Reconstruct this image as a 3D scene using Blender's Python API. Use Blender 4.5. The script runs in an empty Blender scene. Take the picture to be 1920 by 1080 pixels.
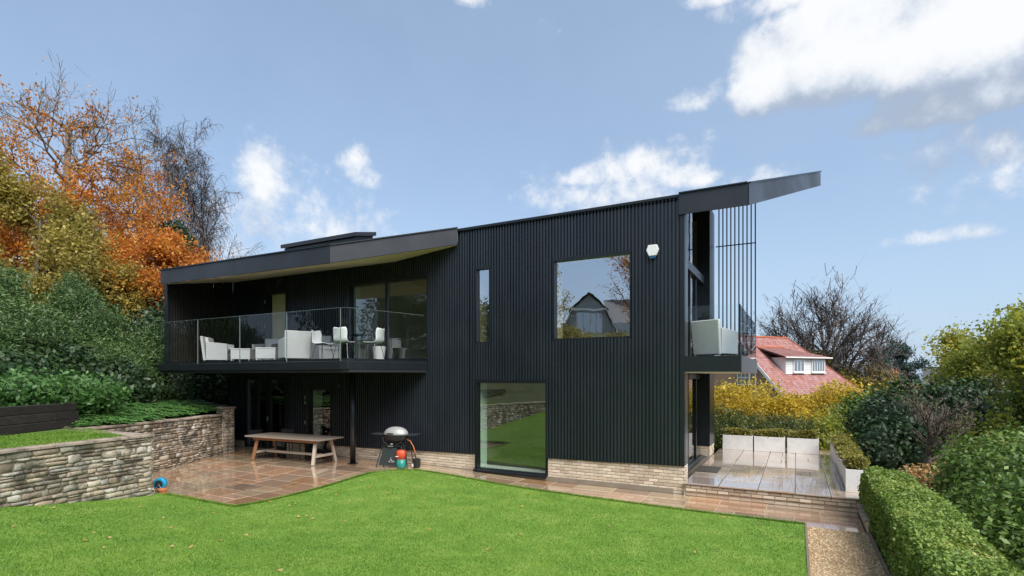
import bpy, math, random
import numpy as np
from mathutils import Vector, Matrix, Euler

R = math.radians
scene = bpy.context.scene
col = scene.collection

# ------------------------------------------------------------------ camera
# X runs along the facade (to the right), Y away from the camera, Z up; the patio lies at z = 0
CAM_Z = 2.70
cam_data = bpy.data.cameras.new('camera')
cam = bpy.data.objects.new('camera', cam_data)
col.objects.link(cam)
cam.location = (0, 0, CAM_Z)
cam.rotation_euler = (R(90), 0, R(28.225))
cam_data.sensor_width = 36
cam_data.lens = 993 / 1920 * 36
cam_data.shift_y = 165 / 1920
cam_data.clip_start = 0.1
cam_data.clip_end = 3000
scene.camera = cam

# ------------------------------------------------------------------ sun and sky
SUN_AZ, SUN_EL = R(124), R(50)      # azimuth from +Y towards +X
sd = Vector((math.sin(SUN_AZ) * math.cos(SUN_EL), math.cos(SUN_AZ) * math.cos(SUN_EL), math.sin(SUN_EL)))
sun_data = bpy.data.lights.new('sun', 'SUN')
sun_data.energy = 2.5
sun_data.angle = R(42)
sun_data.color = (1.0, 0.965, 0.91)
sun = bpy.data.objects.new('sun', sun_data)
col.objects.link(sun)
sun.rotation_euler = sd.to_track_quat('Z', 'Y').to_euler()
sun.location = (20, -20, 40)

scene.view_settings.view_transform = 'Standard'
scene.view_settings.look = 'None'
scene.view_settings.gamma = 1.0
scene.view_settings.exposure = 1.1
scene.cycles.use_denoising = True
scene.cycles.max_bounces = 8
scene.cycles.diffuse_bounces = 3
scene.cycles.glossy_bounces = 4
scene.cycles.transmission_bounces = 4
scene.cycles.transparent_max_bounces = 16
scene.cycles.caustics_reflective = False
scene.cycles.caustics_refractive = False
scene.cycles.sample_clamp_indirect = 6

world = bpy.data.worlds.new('World')
scene.world = world
world.use_nodes = True


class NT:
    """small helper to wire nodes"""
    def __init__(self, tree):
        self.t = tree

    def n(self, kind, **kw):
        nd = self.t.nodes.new(kind)
        for k, v in kw.items():
            if k.startswith('i_'):
                self.set(nd.inputs[k[2:].replace('_', ' ')], v)
            else:
                setattr(nd, k, v)
        return nd

    def set(self, sock, v):
        if isinstance(v, bpy.types.NodeSocket):
            self.t.links.new(v, sock)
        else:
            if sock.type == 'RGBA' and len(v) == 3:
                v = (*v, 1)
            sock.default_value = v

    def m(self, op, a, b=None, c=None, clamp=False):
        nd = self.t.nodes.new('ShaderNodeMath')
        nd.operation = op
        nd.use_clamp = clamp
        for i, v in enumerate((a, b, c)):
            if v is not None:
                self.set(nd.inputs[i], v)
        return nd.outputs[0]

    def vm(self, op, a, b=None, out=0):
        nd = self.t.nodes.new('ShaderNodeVectorMath')
        nd.operation = op
        self.set(nd.inputs[0], a)
        if b is not None:
            self.set(nd.inputs[1], b)
        return nd.outputs[out]

    def noise(self, vec, scale, detail=4, rough=0.55, dist=0.0):
        nd = self.t.nodes.new('ShaderNodeTexNoise')
        if vec is not None:
            self.set(nd.inputs['Vector'], vec)
        nd.inputs['Scale'].default_value = scale
        nd.inputs['Detail'].default_value = detail
        nd.inputs['Roughness'].default_value = rough
        nd.inputs['Distortion'].default_value = dist
        return nd.outputs['Fac']

    def mix(self, fac, a, b):
        nd = self.t.nodes.new('ShaderNodeMix')
        nd.data_type = 'RGBA'
        self.set(nd.inputs[0], fac)
        self.set(nd.inputs[6], a)
        self.set(nd.inputs[7], b)
        return nd.outputs[2]

    def ramp(self, fac, stops, interp='LINEAR'):
        nd = self.t.nodes.new('ShaderNodeValToRGB')
        nd.color_ramp.interpolation = interp
        e = nd.color_ramp.elements
        while len(e) < len(stops):
            e.new(0.5)
        for el, (p, c) in zip(e, stops):
            el.position = p
            el.color = (*c, 1)
        self.set(nd.inputs[0], fac)
        return nd.outputs[0]

    def mapr(self, v, a, b, c=0.0, d=1.0, smooth=True):
        nd = self.t.nodes.new('ShaderNodeMapRange')
        nd.interpolation_type = 'SMOOTHSTEP' if smooth else 'LINEAR'
        for i, x in enumerate((v, a, b, c, d)):
            self.set(nd.inputs[i], x)
        return nd.outputs[0]


# clouds: azimuth, elevation, half width, half height (degrees); the same kind of broken cumulus all round the sky
CLOUDS = [
    (4, 27.0, 10.5, 6.2, 2.3), (12, 25.8, 11, 6.0, 2.3), (-2.0, 26.6, 4.6, 5.0, 2.0), (7, 32.5, 13, 3.0, 1.3), (20, 24.8, 11, 6.8, 2.1), (-8.6, 26.3, 3.2, 1.6, .55), (13, 21.4, 10, 2.2, 1.3), (-4, 34, 6, 1.5, .7),
    (-53.4, 16.2, 3.4, 6.5, .95), (-44.6, 20.7, 2.0, 2.4, .64), (-43.6, 19.8, 2.2, 1.6, .55), (-15.5, 20.6, 6.0, 2.1, .60), (-20.5, 20.4, 4, 1.5, .8), (-9.6, 19.4, 3.4, 1.7, .85), (-33, 35.8, 2.8, 1.6, .68),
    (-15, 19.0, 12, 3.4, .34), (-50, 14, 9, 6, .5), (14, 16, 9, 4, .4), (15, 17, 3.4, 2.2, .55), (10, 11.5, 5, .9, .55), (-44, 10.5, 16, 3.0, .5), (30, 12, 10, 2.0, .5),
    (62, 30, 18, 9, 1.0), (95, 20, 22, 8, .9), (130, 38, 24, 12, 1.0), (165, 22, 22, 9, .95), (-160, 34, 22, 10, 1.0),
    (-125, 24, 24, 10, 1.0), (-92, 32, 16, 8, .9), (40, 62, 30, 14, .9), (-150, 66, 40, 14, .9), (-80, 10, 20, 4, .6), (110, 8, 30, 4, .6),
]


def build_world():
    t = world.node_tree
    t.nodes.clear()
    # a node group: direction -> cloud density
    g = bpy.data.node_groups.new('cloud_density', 'ShaderNodeTree')
    g.interface.new_socket('Vector', in_out='INPUT', socket_type='NodeSocketVector')
    g.interface.new_socket('Density', in_out='OUTPUT', socket_type='NodeSocketFloat')
    q = NT(g)
    gi, go = q.n('NodeGroupInput'), q.n('NodeGroupOutput')
    d = q.vm('NORMALIZE', gi.outputs[0])
    sp = q.n('ShaderNodeSeparateXYZ')
    q.set(sp.inputs[0], d)
    az = q.m('MULTIPLY', q.m('ARCTAN2', sp.outputs[0], sp.outputs[1]), 180 / math.pi)
    el = q.m('MULTIPLY', q.m('ARCSINE', sp.outputs[2]), 180 / math.pi)
    acc = None
    for (a, e, wa, we, s) in CLOUDS:
        dx = q.m('DIVIDE', q.m('SUBTRACT', az, float(a)), float(wa))
        dy = q.m('DIVIDE', q.m('SUBTRACT', el, float(e)), float(we))
        # flatter below than above
        dy = q.m('MULTIPLY', dy, q.m('ADD', 1.0, q.m('MULTIPLY', q.m('LESS_THAN', dy, 0.0), 0.55)))
        r2 = q.m('ADD', q.m('MULTIPLY', dx, dx), q.m('MULTIPLY', dy, dy))
        w = q.m('MULTIPLY', q.m('SUBTRACT', 1.0, r2), float(s))
        acc = w if acc is None else q.m('SMOOTH_MAX', acc, w, 0.15)
    acc = q.m('MAXIMUM', acc, -0.7)
    n1 = q.noise(d, 8.0, 10, 0.62, 0.2)
    n2 = q.noise(d, 2.3, 3, 0.5)
    nn = q.m('ADD', q.m('MULTIPLY', q.m('SUBTRACT', n1, 0.5), 3.0), q.m('MULTIPLY', q.m('SUBTRACT', n2, 0.5), 0.4))
    nn = q.m('ADD', nn, q.m('MULTIPLY', q.m('SUBTRACT', q.noise(d, 27.0, 7, 0.62), 0.5), 1.7))
    q.set(go.inputs[0], q.m('ADD', q.m('MULTIPLY', acc, 1.05), nn))

    q = NT(t)
    tc = q.n('ShaderNodeTexCoord')
    d = tc.outputs['Generated']
    sky = q.n('ShaderNodeTexSky', sky_type='NISHITA', sun_disc=False)
    sky.sun_elevation = SUN_EL
    sky.sun_rotation = SUN_AZ
    sky.altitude = 100
    sky.air_density = 1.0
    sky.dust_density = 1.2
    sky.ozone_density = 1.5
    def dens(v):
        nd = q.n('ShaderNodeGroup')
        nd.node_tree = g
        q.set(nd.inputs[0], v)
        return nd.outputs[0]
    den = dens(d)
    off = Vector((0.03, -0.02, 0.075))
    den2 = dens(q.vm('ADD', d, tuple(off)))
    alpha = q.mapr(den, -0.05, 1.1)
    lit = q.mapr(q.m('SUBTRACT', den, den2), -1.5, 1.1)
    core = q.mapr(den, 0.5, 1.4)
    ccol = q.ramp(lit, [(0.0, (2.3, 2.75, 3.5)), (0.4, (3.6, 4.0, 4.6)), (0.75, (4.75, 4.95, 5.25)), (1.0, (5.3, 5.4, 5.55))])
    # thin high veil evens out the blue
    veil = q.m('ADD', 0.44, q.m('MULTIPLY', q.m('SUBTRACT', q.noise(d, 1.7, 5, 0.6), 0.5), 0.55))
    sz = q.n('ShaderNodeSeparateXYZ')
    q.set(sz.inputs[0], d)
    veil = q.m('ADD', veil, q.mapr(sz.outputs[2], 0.0, 0.36, 0.36, 0.0), clamp=True)      # haze thickens towards the horizon
    skyc = q.mix(veil, sky.outputs[0], (2.75, 3.6, 4.75))
    final = q.mix(alpha, skyc, ccol)
    bg = q.n('ShaderNodeBackground')
    q.set(bg.inputs[0], final)
    bg.inputs[1].default_value = 0.085
    out = q.n('ShaderNodeOutputWorld')
    t.links.new(bg.outputs[0], out.inputs[0])
    world.cycles.sampling_method = 'MANUAL'
    world.cycles.sample_map_resolution = 512


build_world()

# ------------------------------------------------------------------ materials
M = {}


def principled(name):
    m = bpy.data.materials.new(name)
    m.use_nodes = True
    t = m.node_tree
    t.nodes.clear()
    q = NT(t)
    b = q.n('ShaderNodeBsdfPrincipled')
    o = q.n('ShaderNodeOutputMaterial')
    t.links.new(b.outputs[0], o.inputs[0])
    M[name] = m
    return q, b, o


def pos(q):
    return q.n('ShaderNodeNewGeometry').outputs['Position']


def mat(name, stops, scale=8.0, rough=0.6, bump=0.0, bscale=40.0, detail=5, metal=0.0, spec=0.5, obj=0.0, island=0.0,
        val=0.0, stretch=None, rough2=None, trans=0.0, coat=0.0, bdist=0.02, stain=None, lowf=None):
    """noise driven ramp; obj / island = share of the ramp position that comes from a random per object / per loose piece;
    val = random brightness per piece"""
    q, b, o = principled(name)
    P = pos(q)
    if stretch:
        P = q.vm('MULTIPLY', P, stretch)
    f = q.noise(P, scale, detail, 0.6)
    f = q.mapr(f, 0.25, 0.75, smooth=False)
    if lowf:
        g = q.mapr(q.noise(pos(q), lowf[0], 4, .55, .6), .3, .7, smooth=False)
        f = q.m('ADD', q.m('MULTIPLY', f, 1 - lowf[1]), q.m('MULTIPLY', g, lowf[1]))
    rnd = None
    if obj:
        rnd = q.n('ShaderNodeObjectInfo').outputs['Random']
        k = obj
    if island:
        rnd = q.n('ShaderNodeNewGeometry').outputs['Random Per Island']
        k = island
    if rnd is not None:
        f = q.m('ADD', q.m('MULTIPLY', f, 1 - k), q.m('MULTIPLY', rnd, k))
    c = q.ramp(f, stops) if len(stops) > 1 else None
    if c is None:
        b.inputs['Base Color'].default_value = (*stops[0][1], 1)
    else:
        if val and rnd is not None:
            r2 = q.m('FRACT', q.m('MULTIPLY', rnd, 91.7))
            h = q.n('ShaderNodeHueSaturation')
            q.set(h.inputs['Value'], q.m('ADD', 1 - val / 2, q.m('MULTIPLY', r2, val)))
            q.set(h.inputs['Color'], c)
            c = h.outputs[0]
        if stain:
            sc, amt = stain
            k = q.mapr(q.noise(pos(q), sc, 7, .68), .44, .62, 0.0, amt)
            c = q.mix(k, c, (.035, .033, .026))
        q.set(b.inputs['Base Color'], c)
    if rough2 is None:
        b.inputs['Roughness'].default_value = rough
    else:
        q.set(b.inputs['Roughness'], q.mapr(q.noise(pos(q), scale * 0.6, 4), 0.35, 0.65, rough, rough2))
    b.inputs['Metallic'].default_value = metal
    b.inputs['Specular IOR Level'].default_value = spec
    b.inputs['Coat Weight'].default_value = coat
    if trans:
        tr = q.n('ShaderNodeBsdfTranslucent')
        if c is None:
            tr.inputs[0].default_value = (*stops[0][1], 1)
        else:
            q.set(tr.inputs[0], c)
        mx = q.n('ShaderNodeMixShader')
        mx.inputs[0].default_value = trans
        q.t.links.new(b.outputs[0], mx.inputs[1])
        q.t.links.new(tr.outputs[0], mx.inputs[2])
        q.t.links.new(mx.outputs[0], o.inputs[0])
    if bump:
        bp = q.n('ShaderNodeBump')
        bp.inputs['Strength'].default_value = bump
        bp.inputs['Distance'].default_value = bdist
        q.set(bp.inputs['Height'], q.noise(P, bscale, 6, 0.65))
        q.t.links.new(bp.outputs[0], b.inputs['Normal'])
    return M[name]


def glass(name, tint=(0.86, 0.93, 0.90), lo=0.35, hi=1.0, refl=(0.95, 0.97, 1.0), rough=0.0, dirt=0.0):
    m = bpy.data.materials.new(name)
    m.use_nodes = True
    t = m.node_tree
    t.nodes.clear()
    q = NT(t)
    o = q.n('ShaderNodeOutputMaterial')
    tr = q.n('ShaderNodeBsdfTransparent')
    tr.inputs[0].default_value = (*tint, 1)
    gl = q.n('ShaderNodeBsdfGlossy')
    gl.inputs['Color'].default_value = (*refl, 1)
    gl.inputs['Roughness'].default_value = rough
    bp = q.n('ShaderNodeBump')
    bp.inputs['Strength'].default_value = .05
    bp.inputs['Distance'].default_value = .02
    q.set(bp.inputs['Height'], q.noise(pos(q), 1.6, 2))
    t.links.new(bp.outputs[0], gl.inputs['Normal'])
    lw = q.n('ShaderNodeFresnel')
    lw.inputs['IOR'].default_value = 1.5
    f = q.mapr(lw.outputs[0], 0.04, 1.0, lo, hi, smooth=False)
    f = q.m('MULTIPLY', f, q.m('SUBTRACT', 1.0, q.n('ShaderNodeNewGeometry').outputs['Backfacing']))
    mx = q.n('ShaderNodeMixShader')
    q.set(mx.inputs[0], f)
    t.links.new(tr.outputs[0], mx.inputs[1])
    t.links.new(gl.outputs[0], mx.inputs[2])
    last = mx
    if dirt:
        df = q.n('ShaderNodeBsdfDiffuse')
        df.inputs[0].default_value = (0.65, 0.72, 0.76, 1)
        m2 = q.n('ShaderNodeMixShader')
        q.set(m2.inputs[0], q.mapr(q.noise(pos(q), 9, 6, 0.7), 0.4, 0.75, dirt * 0.25, dirt))
        t.links.new(mx.outputs[0], m2.inputs[1])
        t.links.new(df.outputs[0], m2.inputs[2])
        last = m2
    t.links.new(last.outputs[0], o.inputs[0])
    M[name] = m
    return m


def make_materials():
    # house
    mat('cladding', [(0, (.010, .014, .020)), (1, (.024, .031, .041))], 1.5, .28, .03, 25, rough2=.40, spec=.6, obj=.35, stretch=(3, 3, .35))
    mat('dark_metal', [(0, (.007, .010, .013)), (1, (.012, .015, .019))], 2.0, .34, .02, 30, spec=.5)
    mat('fascia_metal', [(0, (.024, .026, .032)), (1, (.036, .038, .046))], 1.2, .30, .03, 6, rough2=.45, metal=.25)
    mat('frame_metal', [(0, (.005, .007, .009)), (1, (.009, .011, .013))], 3, .30)
    mat('trim_metal', [(0, (.10, .115, .135)), (1, (.13, .145, .165))], 3, .32, metal=.5)
    mat('soffit', [(0, (.94, .74, .58)), (1, (.95, .78, .63))], 1.5, .55, stretch=(.4, 6, 6))
    mat('reveal_wood', [(0, (.78, .62, .36)), (1, (.86, .72, .46))], 4, .5, stretch=(6, 6, .5))
    mat('reveal_white', [(0, (.74, .82, .77)), (1, (.80, .87, .82))], 2, .5)
    mat('inner_wall', [(0, (.78, .66, .50)), (1, (.84, .73, .57))], 1, .8)
    mat('inner_floor', [(0, (.20, .17, .13)), (1, (.28, .24, .19))], 3, .5)
    mat('curtain', [(0, (.60, .47, .27)), (.5, (.76, .63, .40)), (1, (.82, .72, .52))], 5, .8, stretch=(6, 6, .3))
    mat('brown_screen', [(0, (.016, .013, .012)), (1, (.030, .024, .021))], 3, .5)
    mat('brick', [(0, (.40, .30, .21)), (.35, (.56, .46, .34)), (.7, (.66, .57, .45)), (1, (.72, .58, .46))], 6, .85, .5, 60, obj=.75, val=.25)
    mat('brick_rest', [(0, (.42, .32, .22)), (.5, (.57, .47, .35)), (1, (.66, .57, .45))], 6, .85, .5, 60, island=.8, val=.25)
    mat('mortar', [(0, (.30, .26, .21)), (1, (.42, .37, .31))], 12, .9, .4, 80)
    glass('window_glass', (.92, .95, .93), .55, 1.0, (.90, .94, 1.0))
    glass('low_glass', (.88, .94, .91), .32, 1.0, (.82, .86, .90))
    glass('door_glass', (.84, .88, .84), .18, 1.0)
    glass('rail_glass', (.955, .972, .975), .035, .9)
    glass('frost_glass', (.85, .9, .95), .10, .95, dirt=.55)
    glass('rail_glass_side', (.66, .72, .76), .12, .9)
    mat('glass_edge', [(0, (.15, .19, .19)), (1, (.19, .23, .23))], 3, .2)
    mat('white_plastic', [(0, (.74, .74, .74)), (1, (.80, .80, .80))], 3, .35)
    mat('blue_plastic', [(0, (.02, .07, .16)), (1, (.03, .09, .19))], 3, .3)
    # ground
    mat('stone', [(0, (.16, .125, .09)), (.2, (.28, .22, .16)), (.42, (.38, .30, .215)), (.6, (.42, .365, .29)), (.8, (.48, .44, .385)), (1, (.58, .55, .50))],
        7, .85, .9, 28, obj=.62, val=.6, detail=8, bdist=.03, stain=(2.6, .74))
    mat('stone_rest', [(0, (.15, .11, .075)), (.3, (.27, .21, .145)), (.6, (.40, .33, .24)), (1, (.52, .47, .39))], 7, .85, .9, 28, island=.62, val=.7, detail=8, bdist=.03, stain=(2.6, .78))
    mat('stone_core', [(0, (.16, .13, .095)), (1, (.30, .25, .19))], 9, .95, .8, 30)
    mat('coping', [(0, (.24, .18, .135)), (.5, (.36, .285, .225)), (1, (.46, .38, .31))], 5, .75, .6, 30, obj=.5, stain=(3.2, .55), detail=8)
    mat('sleeper', [(0, (.010, .008, .007)), (.6, (.026, .020, .016)), (1, (.06, .045, .035))], 5, .8, .7, 30, obj=.3, stretch=(1, 1, 4))
    mat('soil', [(0, (.035, .025, .017)), (1, (.075, .055, .038))], 5, .95, .6, 30)
    mat('bank_ground', [(0, (.030, .035, .014)), (.5, (.055, .07, .022)), (1, (.09, .075, .04))], 2.5, .95, .7, 22)
    mat('upper_grass', [(0, (.055, .11, .018)), (1, (.10, .17, .03))], 2.5, .9, .5, 60)
    mat('lawn_base', [(0, (.09, .185, .016)), (.5, (.14, .26, .028)), (1, (.24, .32, .06))], 1.6, .9, .6, 60, detail=8)
    mat('grass_blades', [(0, (.070, .17, .016)), (.3, (.125, .26, .026)), (.6, (.20, .34, .042)), (.82, (.30, .40, .07)), (1, (.44, .45, .14))], 2.2, .55, island=.22, val=.6, detail=9, trans=.45, lowf=(.55, .5))
    mat('gravel', [(0, (.30, .19, .095)), (.35, (.50, .35, .19)), (.7, (.62, .46, .27)), (1, (.76, .65, .47))], 9, .7, island=.8, val=.35)
    mat('gravel_base', [(0, (.28, .185, .10)), (1, (.46, .33, .18))], 25, .9, .5, 60)
    mat('edging', [(0, (.16, .12, .09)), (1, (.24, .19, .14))], 6, .8, .4, 40)
    # wet sandstone
    for nm, stops, r0, r1 in (
            ('slab', [(0, (.25, .135, .07)), (.2, (.40, .235, .12)), (.4, (.43, .26, .17)), (.58, (.33, .245, .175)), (.76, (.44, .33, .20)), (1, (.28, .195, .165))], .025, .20),
            ('slab_terrace', [(0, (.36, .28, .22)), (.35, (.44, .35, .285)), (.65, (.47, .40, .35)), (.85, (.40, .25, .13)), (1, (.49, .42, .38))], .05, .26)):
        q, b, o = principled(nm)
        P = pos(q)
        rnd = q.n('ShaderNodeObjectInfo').outputs['Random']
        f = q.mapr(q.noise(q.vm('MULTIPLY', P, (1.0, 3.2, 1.0)), 2.2, 7, .62, .8), .25, .75, smooth=False)
        f = q.m('ADD', q.m('MULTIPLY', f, .42), q.m('MULTIPLY', rnd, .58))
        c = q.ramp(f, stops)
        h = q.n('ShaderNodeHueSaturation')
        q.set(h.inputs['Value'], q.m('ADD', .80, q.m('MULTIPLY', q.m('FRACT', q.m('MULTIPLY', rnd, 37.3)), .45)))
        q.set(h.inputs['Color'], c)
        q.set(b.inputs['Base Color'], h.outputs[0])
        wet = q.noise(P, .9, 5, .6)
        wet = q.m('ADD', wet, q.m('MULTIPLY', q.m('SUBTRACT', q.m('FRACT', q.m('MULTIPLY', rnd, 53.9)), .5), .22))
        q.set(b.inputs['Roughness'], q.mapr(wet, .38, .62, r0, r1))
        b.inputs['Specular IOR Level'].default_value = .75
        b.inputs['Coat Weight'].default_value = .9
        b.inputs['Coat Roughness'].default_value = .03
        bp = q.n('ShaderNodeBump')
        bp.inputs['Strength'].default_value = .12
        bp.inputs['Distance'].default_value = .01
        q.set(bp.inputs['Height'], q.noise(P, 14, 5, .6))
        q.t.links.new(bp.outputs[0], b.inputs['Normal'])
    mat('slab_joint', [(0, (.38, .31, .23)), (1, (.52, .44, .34))], 10, .6, .3, 60)
    # furniture
    mat('rattan', [(0, (.60, .59, .57)), (1, (.70, .69, .67))], 30, .55, .5, 120, detail=2, bdist=.01)
    mat('cushion', [(0, (.72, .71, .68)), (1, (.80, .79, .77))], 4, .8, .2, 60)
    mat('white_shell', [(0, (.76, .76, .75)), (1, (.80, .80, .79))], 3, .35)
    mat('steel', [(0, (.10, .10, .11)), (1, (.16, .16, .17))], 8, .3, metal=.9)
    mat('bright_steel', [(0, (.55, .55, .56)), (1, (.66, .66, .67))], 8, .28, metal=.8)
    glass('table_glass', (.82, .90, .90), .15, 1.0)
    mat('table_wood', [(0, (.22, .17, .13)), (.5, (.34, .28, .22)), (1, (.46, .39, .32))], 5, .45, .4, 40, obj=.3, stretch=(1, 8, 8))
    mat('table_wood_orange', [(0, (.22, .10, .045)), (1, (.36, .18, .09))], 5, .5, .3, 40, stretch=(6, 6, 1))
    mat('table_wood_pale', [(0, (.44, .36, .28)), (1, (.60, .52, .43))], 5, .55, .3, 40, stretch=(6, 6, 1))
    mat('black_plastic', [(0, (.012, .013, .014)), (1, (.022, .023, .024))], 6, .45)
    mat('grey_panel', [(0, (.030, .038, .042)), (1, (.042, .050, .055))], 5, .4)
    mat('lid_silver', [(0, (.34, .34, .335)), (1, (.42, .42, .41))], 6, .38, metal=.2)
    mat('gas_green', [(0, (.015, .19, .15)), (1, (.02, .25, .20))], 4, .35)
    mat('gas_red', [(0, (.60, .07, .03)), (1, (.72, .11, .05))], 6, .45)
    mat('hose_orange', [(0, (.62, .17, .05)), (1, (.72, .22, .08))], 6, .5)
    mat('hose_blue', [(0, (.012, .30, .55)), (1, (.02, .40, .66))], 20, .35)
    mat('terracotta', [(0, (.45, .15, .05)), (1, (.60, .24, .09))], 6, .7)
    mat('planter_white', [(0, (.66, .655, .64)), (.7, (.74, .735, .72)), (1, (.78, .775, .76))], 3, .5, .1, 20, stain=(4.0, .12))
    mat('doormat', [(0, (.035, .032, .028)), (1, (.075, .068, .058))], 30, .95, .5, 120)
    # far buildings
    mat('roof_tile', [(0, (.27, .090, .065)), (.4, (.32, .135, .11)), (.7, (.34, .185, .175)), (1, (.31, .21, .22))], 1.3, .6, .4, 8, island=.45, val=.3)
    mat('tile_plain', [(0, (.26, .09, .06)), (1, (.38, .15, .11))], 2, .8, .3, 10)
    mat('white_board', [(0, (.70, .70, .69)), (1, (.78, .78, .77))], 2, .5)
    mat('far_brick', [(0, (.30, .17, .10)), (1, (.45, .30, .20))], 3, .9, .3, 20)
    mat('far_orange', [(0, (.50, .13, .05)), (1, (.58, .18, .08))], 3, .8)
    glass('far_glass', (.3, .34, .36), .35, 1.0)
    mat('slate', [(0, (.06, .065, .075)), (1, (.11, .115, .13))], 3, .6, .3, 10)
    mat('weatherboard', [(0, (.34, .38, .42)), (1, (.44, .48, .52))], 2, .6)
    # plants
    mat('bark', [(0, (.055, .045, .036)), (1, (.14, .12, .10))], 6, .9, .6, 30)
    mat('bark_pale', [(0, (.12, .10, .085)), (1, (.32, .28, .25))], 4, .85, .5, 30)
    mat('twig', [(0, (.080, .062, .042)), (1, (.17, .135, .095))], 4, .9)
    mat('twig_grey', [(0, (.095, .078, .074)), (1, (.16, .135, .13))], 2, .9)
    L = lambda n, st, sc=.9, **k: mat(n, st, sc, k.pop('rough', .5), island=k.pop('island', .45), val=k.pop('val', .5), trans=k.pop('trans', .35), detail=4, **k)
    L('leaf_orange', [(0, (.30, .075, .03)), (.25, (.50, .145, .03)), (.55, (.68, .28, .04)), (.8, (.74, .42, .075)), (1, (.72, .56, .17))], .75, trans=.5, island=.35)
    L('leaf_olive', [(0, (.15, .125, .03)), (.4, (.32, .265, .055)), (.75, (.50, .40, .085)), (1, (.60, .50, .16))], .5, trans=.45)
    L('leaf_conifer', [(0, (.026, .060, .015)), (.45, (.064, .122, .030)), (.8, (.12, .195, .058)), (1, (.23, .30, .10))], .7, trans=.15)
    L('leaf_dark', [(0, (.012, .028, .010)), (.5, (.025, .055, .018)), (.85, (.048, .095, .028)), (1, (.12, .17, .045))], .8, rough=.5, trans=.2)
    L('leaf_fern', [(0, (.040, .11, .024)), (.5, (.075, .18, .040)), (1, (.14, .27, .07))], 1.5)
    L('leaf_hedge', [(0, (.075, .135, .02)), (.4, (.15, .245, .038)), (.75, (.25, .33, .06)), (1, (.42, .40, .11))], 1.0, trans=.3)
    L('leaf_laurel', [(0, (.040, .085, .016)), (.4, (.090, .165, .028)), (.72, (.17, .25, .045)), (1, (.42, .39, .09))], .9, rough=.5, trans=.3)
    L('leaf_yellow', [(0, (.26, .23, .03)), (.35, (.50, .38, .04)), (.7, (.70, .52, .06)), (1, (.74, .60, .15))], .6, trans=.45)
    L('leaf_yellowgreen', [(0, (.10, .15, .024)), (.35, (.22, .28, .042)), (.65, (.40, .40, .06)), (1, (.68, .54, .09))], .45, trans=.45)
    L('leaf_planter', [(0, (.12, .13, .025)), (.4, (.22, .21, .04)), (.75, (.34, .30, .06)), (1, (.46, .30, .08))], 2.0)
    L('leaf_clipped', [(0, (.040, .065, .015)), (.5, (.085, .115, .025)), (1, (.19, .18, .04))], 1.2)
    L('leaf_bluefir', [(0, (.03, .065, .055)), (1, (.075, .13, .11))], .5, trans=.1)
    L('leaf_fallen', [(0, (.34, .13, .05)), (.5, (.54, .34, .13)), (1, (.66, .56, .33))], 2, obj=0)


make_materials()

# ------------------------------------------------------------------ helpers
def link(name, mesh, m, parent=None, loc=None):
    o = bpy.data.objects.new(name, mesh)
    col.objects.link(o)
    if m is not None and not mesh.materials:
        mesh.materials.append(M[m])
    if parent is not None:
        o.parent = parent
    if loc is not None:
        o.location = loc
    return o


def np_mesh(name, v, f):
    """mesh from arrays: v (n,3), f (m,k) with constant k"""
    me = bpy.data.meshes.new(name)
    v = np.asarray(v, np.float32)
    f = np.asarray(f, np.int32)
    k = f.shape[1]
    me.vertices.add(len(v))
    me.vertices.foreach_set('co', v.ravel())
    me.loops.add(f.size)
    me.loops.foreach_set('vertex_index', f.ravel())
    me.polygons.add(len(f))
    me.polygons.foreach_set('loop_start', np.arange(0, f.size, k, dtype=np.int32))
    me.update(calc_edges=True)
    return me


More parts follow.
